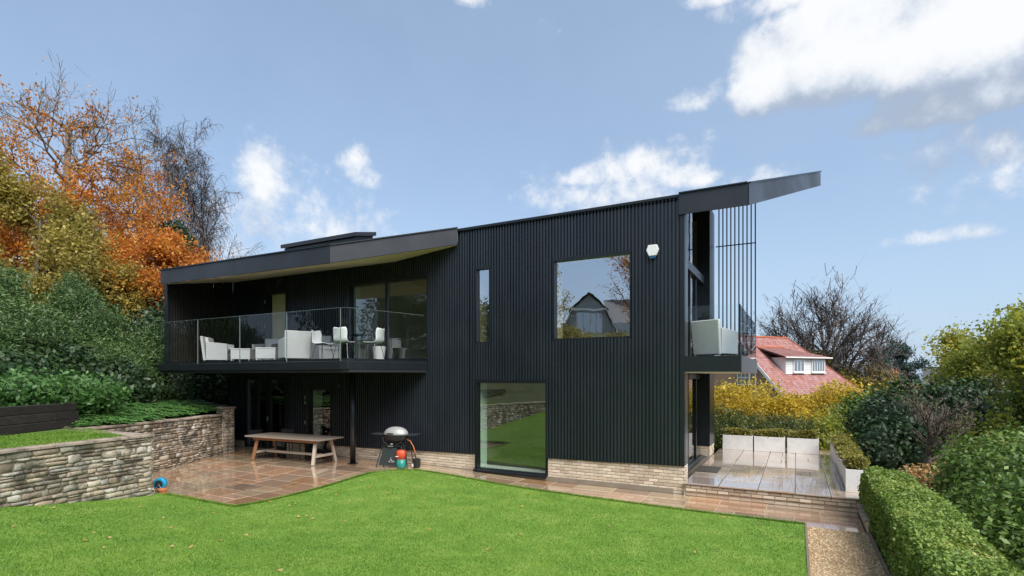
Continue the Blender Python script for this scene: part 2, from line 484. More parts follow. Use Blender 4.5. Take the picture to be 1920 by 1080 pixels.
class MB:
    def __init__(self):
        self.v = []
        self.f = []

    def add(self, vs, fs):
        b = len(self.v)
        self.v += [tuple(p) for p in vs]
        self.f += [tuple(b + i for i in q) for q in fs]
        return self

    def box(self, x0, y0, z0, x1, y1, z1):
        return self.add([(x0, y0, z0), (x1, y0, z0), (x1, y1, z0), (x0, y1, z0), (x0, y0, z1), (x1, y0, z1), (x1, y1, z1), (x0, y1, z1)],
                        [(0, 3, 2, 1), (4, 5, 6, 7), (0, 1, 5, 4), (1, 2, 6, 5), (2, 3, 7, 6), (3, 0, 4, 7)])

    def prism(self, pts, d):
        """polygon pts (3d, planar) extruded by vector d"""
        n = len(pts)
        a = [Vector(p) for p in pts]
        b = [p + Vector(d) for p in a]
        return self.add(a + b, [tuple(range(n))[::-1], tuple(range(n, 2 * n))] + [(i, (i + 1) % n, n + (i + 1) % n, n + i) for i in range(n)])

    def bar(self, p0, p1, w, h=None, up=(0, 0, 1)):
        """rectangular bar from p0 to p1"""
        h = w if h is None else h
        p0, p1 = Vector(p0), Vector(p1)
        d = (p1 - p0).normalized()
        s = d.cross(Vector(up))
        if s.length < 1e-4:
            s = d.cross(Vector((1, 0, 0)))
        s.normalize()
        t = s.cross(d)
        q = [s * (i * w / 2) + t * (j * h / 2) for i, j in ((-1, -1), (1, -1), (1, 1), (-1, 1))]
        return self.add([p0 + k for k in q] + [p1 + k for k in q], [(3, 2, 1, 0), (4, 5, 6, 7), (0, 1, 5, 4), (1, 2, 6, 5), (2, 3, 7, 6), (3, 0, 4, 7)])

    def tube(self, pts, r, n=8, r1=None):
        pts = [Vector(p) for p in pts]
        b = len(self.v)
        m = len(pts)
        for i, p in enumerate(pts):
            d = (pts[min(i + 1, m - 1)] - pts[max(i - 1, 0)]).normalized()
            s = d.cross(Vector((0, 0, 1)))
            if s.length < 1e-3:
                s = d.cross(Vector((1, 0, 0)))
            s.normalize()
            t = s.cross(d)
            rr = r if r1 is None else r + (r1 - r) * i / (m - 1)
            for k in range(n):
                a = 2 * math.pi * k / n
                self.v.append(tuple(p + s * math.cos(a) * rr + t * math.sin(a) * rr))
        for i in range(m - 1):
            for k in range(n):
                self.f.append((b + i * n + k, b + i * n + (k + 1) % n, b + (i + 1) * n + (k + 1) % n, b + (i + 1) * n + k))
        self.f.append(tuple(b + k for k in range(n))[::-1])
        self.f.append(tuple(b + (m - 1) * n + k for k in range(n)))
        return self

    def lathe(self, prof, n=20, c=(0, 0, 0), sx=1.0, sy=1.0):
        b = len(self.v)
        for r, z in prof:
            for k in range(n):
                a = 2 * math.pi * k / n
                self.v.append((c[0] + r * math.cos(a) * sx, c[1] + r * math.sin(a) * sy, c[2] + z))
        for i in range(len(prof) - 1):
            for k in range(n):
                self.f.append((b + i * n + k, b + i * n + (k + 1) % n, b + (i + 1) * n + (k + 1) % n, b + (i + 1) * n + k))
        self.f.append(tuple(b + k for k in range(n))[::-1])
        self.f.append(tuple(b + (len(prof) - 1) * n + k for k in range(n)))
        return self

    def build(self, name, m, parent=None, smooth=False, bevel=0.0, loc=None):
        me = bpy.data.meshes.new(name)
        me.from_pydata(self.v, [], self.f)
        me.update()
        if smooth:
            me.polygons.foreach_set('use_smooth', [True] * len(me.polygons))
        o = link(name, me, m, parent, loc)
        if bevel:
            b = o.modifiers.new('bevel', 'BEVEL')
            b.width = bevel
            b.segments = 2
            b.limit_method = 'ANGLE'
            b.angle_limit = R(40)
        if smooth:
            pass
        return o


def tag(o, label=None, cat=None, group=None, kind=None):
    if label:
        o['label'] = label
    if cat:
        o['category'] = cat
    if group:
        o['group'] = group
    if kind:
        o['kind'] = kind
    return o


def thing(name, label, cat, loc=(0, 0, 0), rotz=0.0, group=None):
    o = bpy.data.objects.new(name, None)
    o.empty_display_size = 0.2
    col.objects.link(o)
    o.location = loc
    o.rotation_euler = (0, 0, rotz)
    return tag(o, label, cat, group)


def copy_tree(o, parent=None):
    c = o.copy()
    col.objects.link(c)
    c.parent = parent
    for ch in list(o.children):
        copy_tree(ch, c)
    return c


def sstep(t):
    t = min(1.0, max(0.0, t))
    return t * t * (3 - 2 * t)


# ------------------------------------------------------------------ levels of the ground
def paving_z(u, v):
    """the paving rises a little towards the house under the balcony"""
    return 0.10 * sstep((v - 8.3) / 3.0) * sstep((-u - 5.5) / 4.0)


def lawn_z(u, v):
    t = max(0.0, (7.6 - v) / 7.6)
    side = 0.45 + 0.55 * sstep((-u + 1.0) / 7.0)
    return 0.035 + 1.3 * min(t, 1.6) ** 1.6 * side + paving_z(u, v) * 0.8 + 0.10 * math.exp(-((u + 8.6) / 1.8) ** 2 - ((v - 10.6) / 1.3) ** 2) * 0.5


def far_z(u, v):
    """open ground: falls away behind and to the right of the house, climbs behind the camera"""
    z = -0.12
    z -= 3.4 * sstep((u - 2.6) / 16.0)
    z -= 3.6 * sstep((v - 20.5) / 22.0)
    z -= 1.5 * sstep((v - 45) / 60.0)
    if v < -2:
        z += 0.26 * min(-2 - v, 26) + 1.0 * sstep((-1 - v) / 3)
    return z


# ------------------------------------------------------------------ the setting
def grid_mesh(us, vs, fz, keep=None):
    us, vs = list(us), list(vs)
    vv = [(u, v, fz(u, v)) for v in vs for u in us]
    n = len(us)
    ff = []
    for j in range(len(vs) - 1):
        for i in range(n - 1):
            if keep is None or keep((us[i] + us[i + 1]) / 2, (vs[j] + vs[j + 1]) / 2):
                ff.append((j * n + i, j * n + i + 1, (j + 1) * n + i + 1, (j + 1) * n + i))
    return vv, ff


WALL = [(-6.4, -3.4), (-7.6, -2.1), (-9.2, -0.7), (-10.55, 0.9), (-11.4, 2.4), (-11.93, 3.82), (-12.22, 5.08), (-12.40, 6.47)]
ALCOVE = [(-12.40, 6.47), (-15.24, 6.28)]
WALL2 = [(-15.24, 6.28), (-15.95, 8.44), (-16.9, 11.08)]
WALL_TOP = 1.43


def build_ground():
    us = np.concatenate([np.linspace(-900, -60, 12), np.linspace(-50, 50, 81), np.linspace(60, 900, 12)])
    vs = np.concatenate([np.linspace(-300, -40, 8), np.linspace(-35, 90, 101), np.linspace(100, 1800, 14)])
    vv, ff = grid_mesh(us, vs, far_z)
    me = bpy.data.meshes.new('ground')
    me.from_pydata(vv, [], ff)
    tag(link('ground', me, 'bank_ground'), kind='structure')
    # the planted bank above the retaining walls
    inner = [(9.0, -4.4), (2.0, -4.4), (-4.0, -4.2)] + [(x - .10, y - .05) for x, y in WALL] + [(-12.55, 6.30), (-15.36, 6.12)] + [(x - .12, y) for x, y in WALL2] + [(-18.75, 11.35), (-18.85, 15), (-18.85, 19), (-18.85, 26), (-18.0, 40)]
    outer = [(14, -40), (2, -42), (-12, -42)] + [(-20, -40), (-28, -34), (-38, -28), (-48, -20), (-55, -12), (-60, -5), (-62, 0), (-62, 4), (-62, 7), (-62, 9)] + [(-62, 12), (-62, 14), (-62, 17), (-62, 19), (-62, 22), (-62, 26), (-62, 34), (-62, 46)]
    n = len(inner)
    assert len(outer) == n, (len(outer), n)
    rows = [0, .01, .02, .03, .04, .05, .056, .062, .068, .074, .080, .088, .1, .12, .15, .2, .3, .45, .7, 1.0]
    vv = []
    rng = random.Random(3)
    for a in rows:
        for i in range(n):
            x = inner[i][0] + (outer[i][0] - inner[i][0]) * a
            y = inner[i][1] + (outer[i][1] - inner[i][1]) * a
            dist = math.hypot(x - inner[i][0], y - inner[i][1])
            left = sstep((i - 5) / 4)
            base = 1.36 if i > 2 else lawn_z(inner[i][0], inner[i][1]) - .02
            ds = (x + 15.7) * -.877 + (y - 5.75) * -.481        # distance behind the sleepers
            up = .6 * sstep((ds - .16) / .3) if i <= 11 else .5 * sstep((dist - .7) / 2.6)
            z = base + left * (up + 1.0 * sstep((dist - 5) / 12)) + (1 - left) * (0.29 * min(dist, 17) + 0.03 * max(0, dist - 17))
            if dist > 4:
                z += rng.uniform(-.12, .12)
            vv.append((x, y, z))
    ff = [(j * n + i, j * n + i + 1, (j + 1) * n + i + 1, (j + 1) * n + i) for j in range(len(rows) - 1) for i in range(n - 1)]
    me = bpy.data.meshes.new('bank')
    me.from_pydata(vv, [], ff)
    tag(link('bank', me, 'bank_ground'), kind='structure')
    # small grass shelf above the wall, in front of the sleepers
    shelf = MB()
    pts = [(-11.72, 2.45), (-12.08, 3.87), (-12.40, 5.1), (-12.62, 6.22), (-15.2, 6.05), (-16.25, 6.75), (-15.2, 4.75), (-13.9, 2.3)]
    shelf.add([(x, y, 1.405) for x, y in pts] + [(x, y, 1.2) for x, y in pts], [tuple(range(8))] + [(i, (i + 1) % 8, 8 + (i + 1) % 8, 8 + i) for i in range(8)])
    tag(shelf.build('grass_shelf', 'upper_grass'), kind='structure')
    rng = np.random.default_rng(8)
    P = np.array([[-12.0 - 2.6 * a - .5 * b, 2.6 + 3.4 * b + .5 * a * b, 1.40] for a, b in rng.random((26000, 2))])
    grass_obj('shelf_grass', P, rng, .045, .010, 'short rough grass on the shelf above the near stone wall')


def grass_obj(name, P, rng, h, w, label):
    n = len(P)
    a = rng.uniform(0, 2 * np.pi, n)
    hh = h * rng.uniform(.55, 1.35, n)
    lean = rng.normal(0, .55, (n, 2)) * hh[:, None]
    side = np.stack([np.cos(a), np.sin(a), np.zeros(n)], 1) * (w * rng.uniform(.6, 1.3, n))[:, None]
    tip = P + np.concatenate([lean, hh[:, None]], 1)
    v = np.stack([P - side, P + side, tip], 1).reshape(-1, 3)
    f = np.arange(3 * n).reshape(-1, 3)
    return tag(link(name, np_mesh(name, v, f), 'grass_blades'), label, 'grass', kind='stuff')


def lawn_edge_v(u):
    """far edge of the lawn along the path"""
    if u < -9.2:
        return 11.35 - 0.9 * ((-9.2 - u) / 0.75) ** 2
    return 10.88 + 0.55 * sstep((-u - 1.0) / 8.5)


def in_lawn(u, v):
    if u > 0.16 or v < -4.0:
        return False
    if v < 6.72:
        return u > -12.6
    return u > -9.92 + 0.02 * math.sin(v * 5) and v < lawn_edge_v(u)


def build_lawn():
    us = np.concatenate([np.arange(-12.6, -9.92, .3), [-9.92], np.arange(-9.8, .16, .2), [.16]])
    vs = np.concatenate([np.arange(-4.4, 6.6, .25), [6.72], np.arange(6.9, 11.5, .1)])
    vv, ff = grid_mesh(us, vs, lawn_z, in_lawn)
    me = bpy.data.meshes.new('lawn')
    me.from_pydata(vv, [], ff)
    tag(link('lawn', me, 'lawn_base'), kind='structure')
    rng = np.random.default_rng(5)
    pts = []
    n = 0
    while n < 270000:
        q = rng.random((200000, 2))
        u = -12.6 + q[:, 0] * 12.8
        v = .5 + q[:, 1] * 11.2
        d = np.hypot(u, v)
        # only what can be seen from about here, denser near by
        ok = rng.random(len(u)) < np.clip(7.5 / d, .35, 1) ** 1.3
        ok &= (-u * .473 + v * .881) > 3.2
        u, v = u[ok], v[ok]
        ss = lambda t: np.clip(t, 0, 1) ** 2 * (3 - 2 * np.clip(t, 0, 1))
        edge = np.where(u < -9.2, 11.35 - .9 * ((-9.2 - u) / .75) ** 2, 10.88 + .55 * ss((-u - 1) / 8.5))
        ok = (u < .16) & np.where(v < 6.72, u > -12.6, (u > -9.92 + .02 * np.sin(v * 5)) & (v < edge))
        u, v = u[ok], v[ok]
        pz = .10 * ss((v - 8.3) / 3) * ss((-u - 5.5) / 4)
        z = .035 + 1.3 * np.clip((7.6 - v) / 7.6, 0, 1.6) ** 1.6 * (.45 + .55 * ss((-u + 1) / 7)) + pz * .8 + .05 * np.exp(-((u + 8.6) / 1.8) ** 2 - ((v - 10.6) / 1.3) ** 2)
        pts.append(np.stack([u, v, z - .004], 1))
        n += len(u)
    P = np.concatenate(pts)[:270000]
    grass_obj('lawn_grass', P, rng, .026, .0062, 'mown bright green lawn grass in front of the house')
    # ragged edge along the paving
    e = []
    for i in range(26000):
        s = rng.random()
        if s < .55:
            u = rng.uniform(-9.9, .14)
            v = lawn_edge_v(u) - abs(rng.normal(0, .02)) + .01
        elif s < .85:
            v = rng.uniform(6.7, 10.6)
            u = -9.92 + abs(rng.normal(0, .02)) - .01
        else:
            u = rng.uniform(-12.3, -9.9)
            v = 6.72 - abs(rng.normal(0, .02)) + .01
        e.append((u, v, lawn_z(u, v) - .02))
    grass_obj('edge_grass', np.array(e), rng, .06, .006, 'longer grass fringe where the lawn meets the paving')
    # soil edge so that the lawn has a thickness
    mb = MB()
    line = [(-12.35, 6.72), (-9.92, 6.72)] + [(-9.92, v) for v in np.arange(7.2, 10.5, .4)] + [(u, lawn_edge_v(u)) for u in np.arange(-9.9, .2, .2)] + [(.16, 10.88), (.16, 7), (.16, 2)]
    for (a, b) in zip(line[:-1], line[1:]):
        za, zb = lawn_z(*a), lawn_z(*b)
        mb.add([(a[0], a[1], za), (b[0], b[1], zb), (b[0], b[1], -.05), (a[0], a[1], -.05)], [(0, 1, 2, 3)])
    tag(mb.build('lawn_edge', 'soil'), kind='structure')


SLAB = {}


def slab_mesh(w, d, m):
    k = (round(w, 3), round(d, 3), m)
    if k not in SLAB:
        e, h = .007, .032
        a, b = w / 2, d / 2
        v = [(-a, -b, -h), (a, -b, -h), (a, b, -h), (-a, b, -h), (-a, -b, -e), (a, -b, -e), (a, b, -e), (-a, b, -e),
             (-a + e, -b + e, 0), (a - e, -b + e, 0), (a - e, b - e, 0), (-a + e, b - e, 0)]
        f = [(0, 1, 5, 4), (1, 2, 6, 5), (2, 3, 7, 6), (3, 0, 4, 7), (4, 5, 9, 8), (5, 6, 10, 9), (6, 7, 11, 10), (7, 4, 8, 11), (8, 9, 10, 11)]
        me = bpy.data.meshes.new('paving_slab')
        me.from_pydata(v, [], f)
        me.materials.append(M[m])
        SLAB[k] = me
    return SLAB[k]


def tile(u0, u1, v0, v1, mod, sizes, rng):
    nu, nv = round((u1 - u0) / mod), round((v1 - v0) / mod)
    mu, mv = (u1 - u0) / nu, (v1 - v0) / nv
    used = np.zeros((nu, nv), bool)
    out = []
    for j in range(nv):
        for i in range(nu):
            if used[i, j]:
                continue
            opts = [(a, b) for a, b in sizes if i + a <= nu and j + b <= nv and not used[i:i + a, j:j + b].any()]
            a, b = rng.choice(opts) if opts else (1, 1)
            used[i:i + a, j:j + b] = True
            out.append((u0 + i * mu, u0 + (i + a) * mu, v0 + j * mv, v0 + (j + b) * mv))
    return out


def lay(parent, rects, fz, m, rng, gap=.011):
    for a, b, c, d in rects:
        u, v = (a + b) / 2, (c + d) / 2
        o = link('paving_slab', slab_mesh(b - a - gap, d - c - gap, m), None, parent, (u, v, fz(u, v) + rng.uniform(-.0015, .0015)))
        o.rotation_euler = (math.atan((fz(u, d) - fz(u, c)) / (d - c)) + rng.gauss(0, .0016), -math.atan((fz(b, v) - fz(a, v)) / (b - a)) + rng.gauss(0, .0016), 0)


def sheet(name, us, vs, fz, m, keep=None):
    vv, ff = grid_mesh(us, vs, fz, keep)
    me = bpy.data.meshes.new(name)
    me.from_pydata(vv, [], ff)
    return tag(link(name, me, m), kind='structure')


def build_paving():
    rng = random.Random(12)
    bed = lambda u, v: paving_z(u, v) - .010
    patio = sheet('patio', np.arange(-18.8, -9.6, .3), np.arange(6.75, 12.56, .28), bed, 'slab_joint')
    big = [(3, 2), (2, 3), (3, 2), (3, 3), (2, 2), (2, 1), (4, 2), (3, 2)]
    rects = [r for r in tile(-18.8, -9.93, 6.76, 12.46, .30, big, rng) if not (r[1] < -15.3 - (r[3] - 6.3) * .33)]
    lay(patio, rects, paving_z, 'slab', rng)
    path = sheet('path', np.arange(-9.9, 1.2, .3), np.arange(10.86, 12.7, .26), bed, 'slab_joint')
    rects = []
    u = -9.925
    while u < 1.05:
        w = rng.choice([.62, .85, .9, .95, 1.05, .9])
        if u + w > .85:
            w = 1.06 - u
        s = rng.choice([11.30, 11.42, 11.9, 11.30, 12.0])
        if w > .8 and rng.random() < .5:
            k = u + w * rng.uniform(.35, .65)
            rects += [(u, k, 10.88, s), (k, u + w, 10.88, s)]
        else:
            rects += [(u, u + w, 10.88, s)]
        if s < 11.5 and rng.random() < .35:
            rects += [(u, u + w, s, 11.86), (u, u + w, 11.86, 12.44)]
        else:
            rects += [(u, u + w, s, 12.44)]
        u += w
    lay(path, rects, paving_z, 'slab', rng)
    # raised terrace at the gable end
    flat = lambda u, v: .30
    ter = MB().box(-2.25, 12.42, -.05, 1.22, 19.9, .262).build('terrace', 'slab_joint')
    tag(ter, kind='structure')
    rects = []
    for (a, b) in ((-2.24, -1.50), (-1.50, -.72), (-.72, -.02), (-.02, .62), (.62, 1.24)):
        v = 12.33
        while v < 19.7:
            d = rng.choice([.6, .75, .9, 1.1])
            if v + d > 19.4:
                d = 19.9 - v
            if rng.random() < .22 and b - a > .5:
                k = (a + b) / 2
                rects += [(a, k, v, v + d), (k, b, v, v + d)]
            else:
                rects.append((a, b, v, v + d))
            v += d
    lay(ter, rects, flat, 'slab_terrace', rng)
    # brick risers of the step: two courses standing proud over one set back
    place_bricks(ter, [(-2.2, 1.10, .105, .262, 12.375)], 'y', rng, 300, 'riser_bricks')
    place_bricks(ter, [(-2.2, 1.10, .0, .105, 12.41)], 'y', rng, 300, 'riser_bricks')
    # low flanking wall at the right of the step
    w = thing('side_wall', 'low pale brick kerb wall flanking the terrace step beside the hedge', 'wall', (1.13, 11.6, 0))
    MB().box(-.045, -.75, -.1, .06, .8, .21).build('mortar', 'mortar', w)
    k = 0
    for zc in range(3):
        for i in range(7):
            b = link('brick', brick_mesh(.215, .07, .065), None, w, (.0 - .05, -.64 + i * .225 + (.1125 if zc % 2 else 0) - .05, .035 + zc * .075))
            b.rotation_euler = (0, 0, R(-90))
            k += 1
    MB().box(-.10, -.80, .212, .09, .86, .245).build('coping', 'coping', w, bevel=.006)
    # gravel path
    g = sheet('gravel_path', [.16, .6, 1.08], [-6, 0, 3, 6, 9, 10.87], lambda u, v: .0 + max(0, .35 * (6.5 - v) / 6.5 if v < 6.5 else 0), 'gravel_base')
    r = np.random.default_rng(4)
    n = 9500
    P = np.stack([r.uniform(.17, 1.07, n), r.uniform(3.0, 10.86, n), np.full(n, .004)], 1)
    P[:, 2] += np.where(P[:, 1] < 6.5, .35 * (6.5 - P[:, 1]) / 6.5, 0)
    s = r.uniform(.009, .022, n)
    octv = np.array([(1, 0, 0), (0, 1, 0), (-1, 0, 0), (0, -1, 0), (0, 0, .7), (0, 0, -.7)], float)
    octf = np.array([(0, 1, 4), (1, 2, 4), (2, 3, 4), (3, 0, 4), (1, 0, 5), (2, 1, 5), (3, 2, 5), (0, 3, 5)])
    j = octv[None] * s[:, None, None] * r.uniform(.6, 1.35, (n, 6, 1)) + r.normal(0, .0015, (n, 6, 3))
    v = (j + P[:, None, :]).reshape(-1, 3)
    f = (octf[None] + (np.arange(n) * 6)[:, None, None]).reshape(-1, 3)
    tag(link('gravel', np_mesh('gravel', v, f), 'gravel'), 'golden gravel of the path between lawn and clipped hedge', 'gravel', kind='stuff')
    tag(MB().box(.135, 1.0, -.05, .165, 10.86, .05).build('gravel_edging', 'edging'), 'thin timber edging between lawn and gravel path', 'edging')
    tag(MB().box(1.075, 1.0, -.05, 1.105, 10.80, .06).build('gravel_edging', 'edging'), 'thin timber edging between gravel path and clipped hedge', 'edging')


BR = {}


def brick_mesh(l, d, h):
    k = (round(l, 3), round(d, 3), round(h, 3))
    if k not in BR:
        e = .005
        a, c = l / 2, h / 2
        v = [(-a, d, -c), (a, d, -c), (a, d, c), (-a, d, c), (-a, e, -c), (a, e, -c), (a, e, c), (-a, e, c), (-a + e, 0, -c + e), (a - e, 0, -c + e), (a - e, 0, c - e), (-a + e, 0, c - e)]
        f = [(0, 1, 5, 4), (1, 2, 6, 5), (2, 3, 7, 6), (3, 0, 4, 7), (4, 5, 9, 8), (5, 6, 10, 9), (6, 7, 11, 10), (7, 4, 8, 11), (8, 9, 10, 11)]
        me = bpy.data.meshes.new('brick')
        me.from_pydata(v, [], f)
        me.materials.append(M['brick'])
        BR[k] = me
    return BR[k]


def place_bricks(parent, runs, axis, rng, limit, rest_name, top=None):
    """runs: (a0, a1, z0, z1, plane) stretcher bond on a face looking to -Y (axis 'y'); children of parent (at world origin)"""
    lst = []
    for (a0, a1, z0, z1, pl) in runs:
        row = 0
        z = z0
        while z < z1 - .02:
            h = min(.075, z1 - z)
            off = (row % 2) * .1125
            x = a0 - off
            while x < a1 - .02:
                b0, b1 = max(x, a0), min(x + .225, a1)
                zz = z
                hh = h
                if top is not None:
                    t = top((b0 + b1) / 2)
                    if z + .03 > t:
                        x += .225
                        continue
                    hh = min(h, t - z)
                if b1 - b0 > .04:
                    lst.append((b1 - b0 - .011, hh - .011, (b0 + b1) / 2, pl + rng.uniform(-.003, .003), zz + hh / 2))
                x += .225
            z += .075
            row += 1
    lst.sort(key=lambda t: t[2] ** 2 + t[3] ** 2)
    for l, h, x, y, z in lst[:limit]:
        l = max(.03, round(l / .02) * .02 - .004) if l < .2 else .214
        link('brick', brick_mesh(l, .06, round(h, 2)), None, parent, (x, y, z))
    if len(lst) > limit:
        mb = MB()
        for l, h, x, y, z in lst[limit:]:
            mb.box(x - l / 2, y, z - h / 2, x + l / 2, y + .06, z + h / 2)
        tag(mb.build(rest_name, 'brick_rest', parent), kind='stuff')


# ------------------------------------------------------------------ stone retaining walls
def stone_obj(parent, c, sdir, ndir, l, h, d, rng, store=None):
    """one rubble stone: c centre of its face"""
    sdir, ndir = Vector(sdir), Vector(ndir)
    up = Vector((0, 0, 1))
    a, b = l / 2, h / 2
    j = lambda s: rng.uniform(-s, s)
    jl, jh = min(.03, l * .14), min(.018, h * .16)
    cor = [(-a + j(jl), -b + j(jh)), (a + j(jl), -b + j(jh)), (a + j(jl), b + j(jh)), (-a + j(jl), b + j(jh))]
    if l > .16:      # a broken long edge
        cor = [cor[0], (j(a * .4), -b + j(jh)), cor[1], cor[2], (j(a * .4), b + j(jh)), cor[3]]
    n = len(cor)
    proud = rng.uniform(.0, .024)
    e = .012
    vs = []
    for x, z in cor:
        vs.append(sdir * x + up * z - ndir * .09)
    for x, z in cor:
        vs.append(sdir * x + up * z + ndir * (proud - .016 + j(.005)))
    for x, z in cor:
        k = 1 - e / max(a, .03)
        k2 = 1 - e / max(b, .02)
        vs.append(sdir * (x * k) + up * (z * k2) + ndir * (proud + j(.008)))
    fs = [(i, (i + 1) % n, n + (i + 1) % n, n + i) for i in range(n)] + [(n + i, n + (i + 1) % n, 2 * n + (i + 1) % n, 2 * n + i) for i in range(n)] + [tuple(range(2 * n, 3 * n))]
    if store is not None:
        store.add([Vector(c) + v for v in vs], fs)
        return
    me = bpy.data.meshes.new('stone')
    me.from_pydata(vs, [], fs)
    me.polygons.foreach_set('use_smooth', [n <= i < 2 * n + 1 for i in range(len(fs))])
    link('stone', me, 'stone', parent, c)


def rubble_wall(name, label, path, side, ztop, zbase, rng, thick=.34, limit=300, near=(0, 0), quoin=False):
    """coursed rubble along a polyline; side = +1: the face looks to the right of the direction of travel"""
    cx, cy = path[0]
    w = thing(name, label, 'wall', (cx, cy, 0))
    P = [Vector((x, y, 0)) for x, y in path]
    # core
    L = [0]
    for a, b in zip(P[:-1], P[1:]):
        L.append(L[-1] + (b - a).length)

    def at(s):
        s = min(max(s, 0), L[-1])
        for i in range(len(P) - 1):
            if s <= L[i + 1] or i == len(P) - 2:
                t = (s - L[i]) / (L[i + 1] - L[i])
                d = (P[i + 1] - P[i]).normalized()
                return P[i].lerp(P[i + 1], t), d
    core = MB()
    S = np.linspace(0, L[-1], max(2, int(L[-1] / .4)) + 1)
    fr = []
    for s in S:
        p, d = at(s)
        nrm = Vector((d.y, -d.x, 0)) * side
        fr.append((p - nrm * .02, p - nrm * thick))
    loc = Vector((cx, cy, 0))
    m = len(fr)
    vs = []
    for f, b in fr:
        vs += [(f.x - cx, f.y - cy, zbase), (f.x - cx, f.y - cy, ztop - .055), (b.x - cx, b.y - cy, ztop - .055), (b.x - cx, b.y - cy, zbase)]
    fs = []
    for i in range(m - 1):
        for k in range(4):
            fs.append((4 * i + k, 4 * i + (k + 1) % 4, 4 * i + 4 + (k + 1) % 4, 4 * i + 4 + k))
    fs += [(0, 1, 2, 3), tuple(4 * (m - 1) + k for k in (3, 2, 1, 0))]
    core.add(vs, fs).build('core', 'stone_core', w)
    # courses
    stones = []
    z = zbase
    while z < ztop - .075:
        h = rng.choice([.055, .07, .085, .10, .12, .15])
        if z + h > ztop - .06:
            h = max(.04, ztop - .06 - z)
        s = -rng.uniform(0, .12)
        while s < L[-1]:
            l = h * rng.uniform(1.5, 4.6) if h < .12 else h * rng.uniform(1.1, 2.6)
            l = min(max(l, .10), .52)
            e = min(s + l, L[-1])
            s0 = max(s, 0)
            if e - s0 > .05:
                if h > .095 and rng.random() < .30:      # two thin stones in place of one
                    hh = h * rng.uniform(.4, .6)
                    stones.append((s0, e, z, hh))
                    stones.append((s0, e, z + hh, h - hh))
                else:
                    stones.append((s0, e, z, h))
            s += l
        z += h
    ob = []
    for s0, e, z0, h in stones:
        p, d = at((s0 + e) / 2)
        ob.append(((p - Vector((near[0], near[1], 0))).length, p, d, e - s0, z0, h))
    ob.sort(key=lambda t: t[0])
    rest = MB()
    for i, (_, p, d, l, z0, h) in enumerate(ob):
        nrm = Vector((d.y, -d.x, 0)) * side
        c = Vector((p.x, p.y, z0 + h / 2)) - loc
        stone_obj(w, c, d, nrm, l - .014, h - .013, .1, rng, None if i < limit else rest)
    if rest.v:
        tag(rest.build('far_stones', 'stone_rest', w), kind='stuff')
    # coping flags
    s = 0
    while s < L[-1] - .05:
        l = min(rng.uniform(.5, .95), L[-1] - s)
        if L[-1] - s - l < .25:
            l = L[-1] - s
        (p0, d0), (p1, d1) = at(s + .004), at(s + l - .004)
        n0, n1 = Vector((d0.y, -d0.x, 0)) * side, Vector((d1.y, -d1.x, 0)) * side
        q = [p0 + n0 * .035, p1 + n1 * .035, p1 - n1 * (thick + .02), p0 - n0 * (thick + .02)]
        zc = ztop - .055 + rng.uniform(-.003, .003)
        MB().prism([(k.x - cx, k.y - cy, zc) for k in q], (0, 0, .05)).build('coping_flag', 'coping', w, bevel=.006)
        s += l
    return w


def build_walls():
    rng = random.Random(21)
    rubble_wall('stone_wall', 'long weathered rubble retaining wall curving beside the lawn at the left edge', WALL[2:], 1, WALL_TOP, -.05, rng, limit=300, near=(-11.2, 5.2))
    rubble_wall('stone_wall', 'short rubble wall with flat coping stepping back from the end of the near wall', [(-12.40, 6.50), (-15.10, 6.34)], 1, WALL_TOP, -.05, random.Random(5), limit=60, near=(-12, 6), thick=.30)
    w = rubble_wall('stone_wall', 'tawny rubble wall at the back of the patio leading towards the house', [(-15.26, 6.45), (-15.95, 8.44), (-16.86, 10.98)], 1, WALL_TOP, -.05, random.Random(9), limit=300, near=(-16, 9))
    # end pier with quoin stones, and the short higher wall behind it
    p = thing('stone_pier', 'square quoined stone pier ending the patio wall by the house', 'pier', (-16.98, 11.2, 0))
    MB().box(-.20, -.20, -.05, .18, .18, 1.60).build('core', 'stone_core', p)
    r = random.Random(2)
    z = 0
    k = 0
    while z < 1.55:
        h = r.choice([.09, .11, .13])
        for (a, b, nd, sd_) in (((.19, -.01), .36, (1, 0, 0), (0, 1, 0)), ((-.01, -.21), .36, (0, -1, 0), (1, 0, 0))):
            cut = r.uniform(.35, .65)
            for s0, s1 in ((0, cut), (cut, 1)):
                cc = Vector((a[0], a[1], z + h / 2)) + Vector(sd_) * ((s0 + s1) / 2 - .5) * b
                stone_obj(p, cc, sd_, nd, (s1 - s0) * b - .012, h - .012, .1, r)
        z += h
    MB().box(-.24, -.24, 1.602, .22, .22, 1.66).build('cap_stone', 'coping', p, bevel=.008)
    rubble_wall('stone_wall', 'higher stone wall with pale coping behind the patio pier', [(-19.2, 11.5), (-17.22, 11.32)], 1, 1.66, .6, random.Random(14), limit=80, thick=.3)
    # timber sleepers
    s = thing('sleeper_wall', 'stack of dark weathered timber sleepers holding back the bank', 'retaining wall', (-15.7, 5.75, 1.40))
    d = Vector((-1.01, 1.84, 0)).normalized()
    r = random.Random(6)
    for row in range(3):
        a = -5.2 + (row % 2) * .9
        while a < .95:
            e = min(a + 2.3, 1.05 - row * .02)
            if e - a > .2:
                off = Vector((d.y, -d.x, 0)) * (-.03 * row + r.uniform(-.012, .012))
                p0, p1 = d * (a + .006) + off, d * (e - .006) + off
                z = .01 + row * .205 + .1
                MB().bar(p0 + Vector((0, 0, z)), p1 + Vector((0, 0, z)), .2, .197).build('sleeper', 'sleeper', s, bevel=.012)
            a = e


build_ground()
build_lawn()
build_paving()
build_walls()

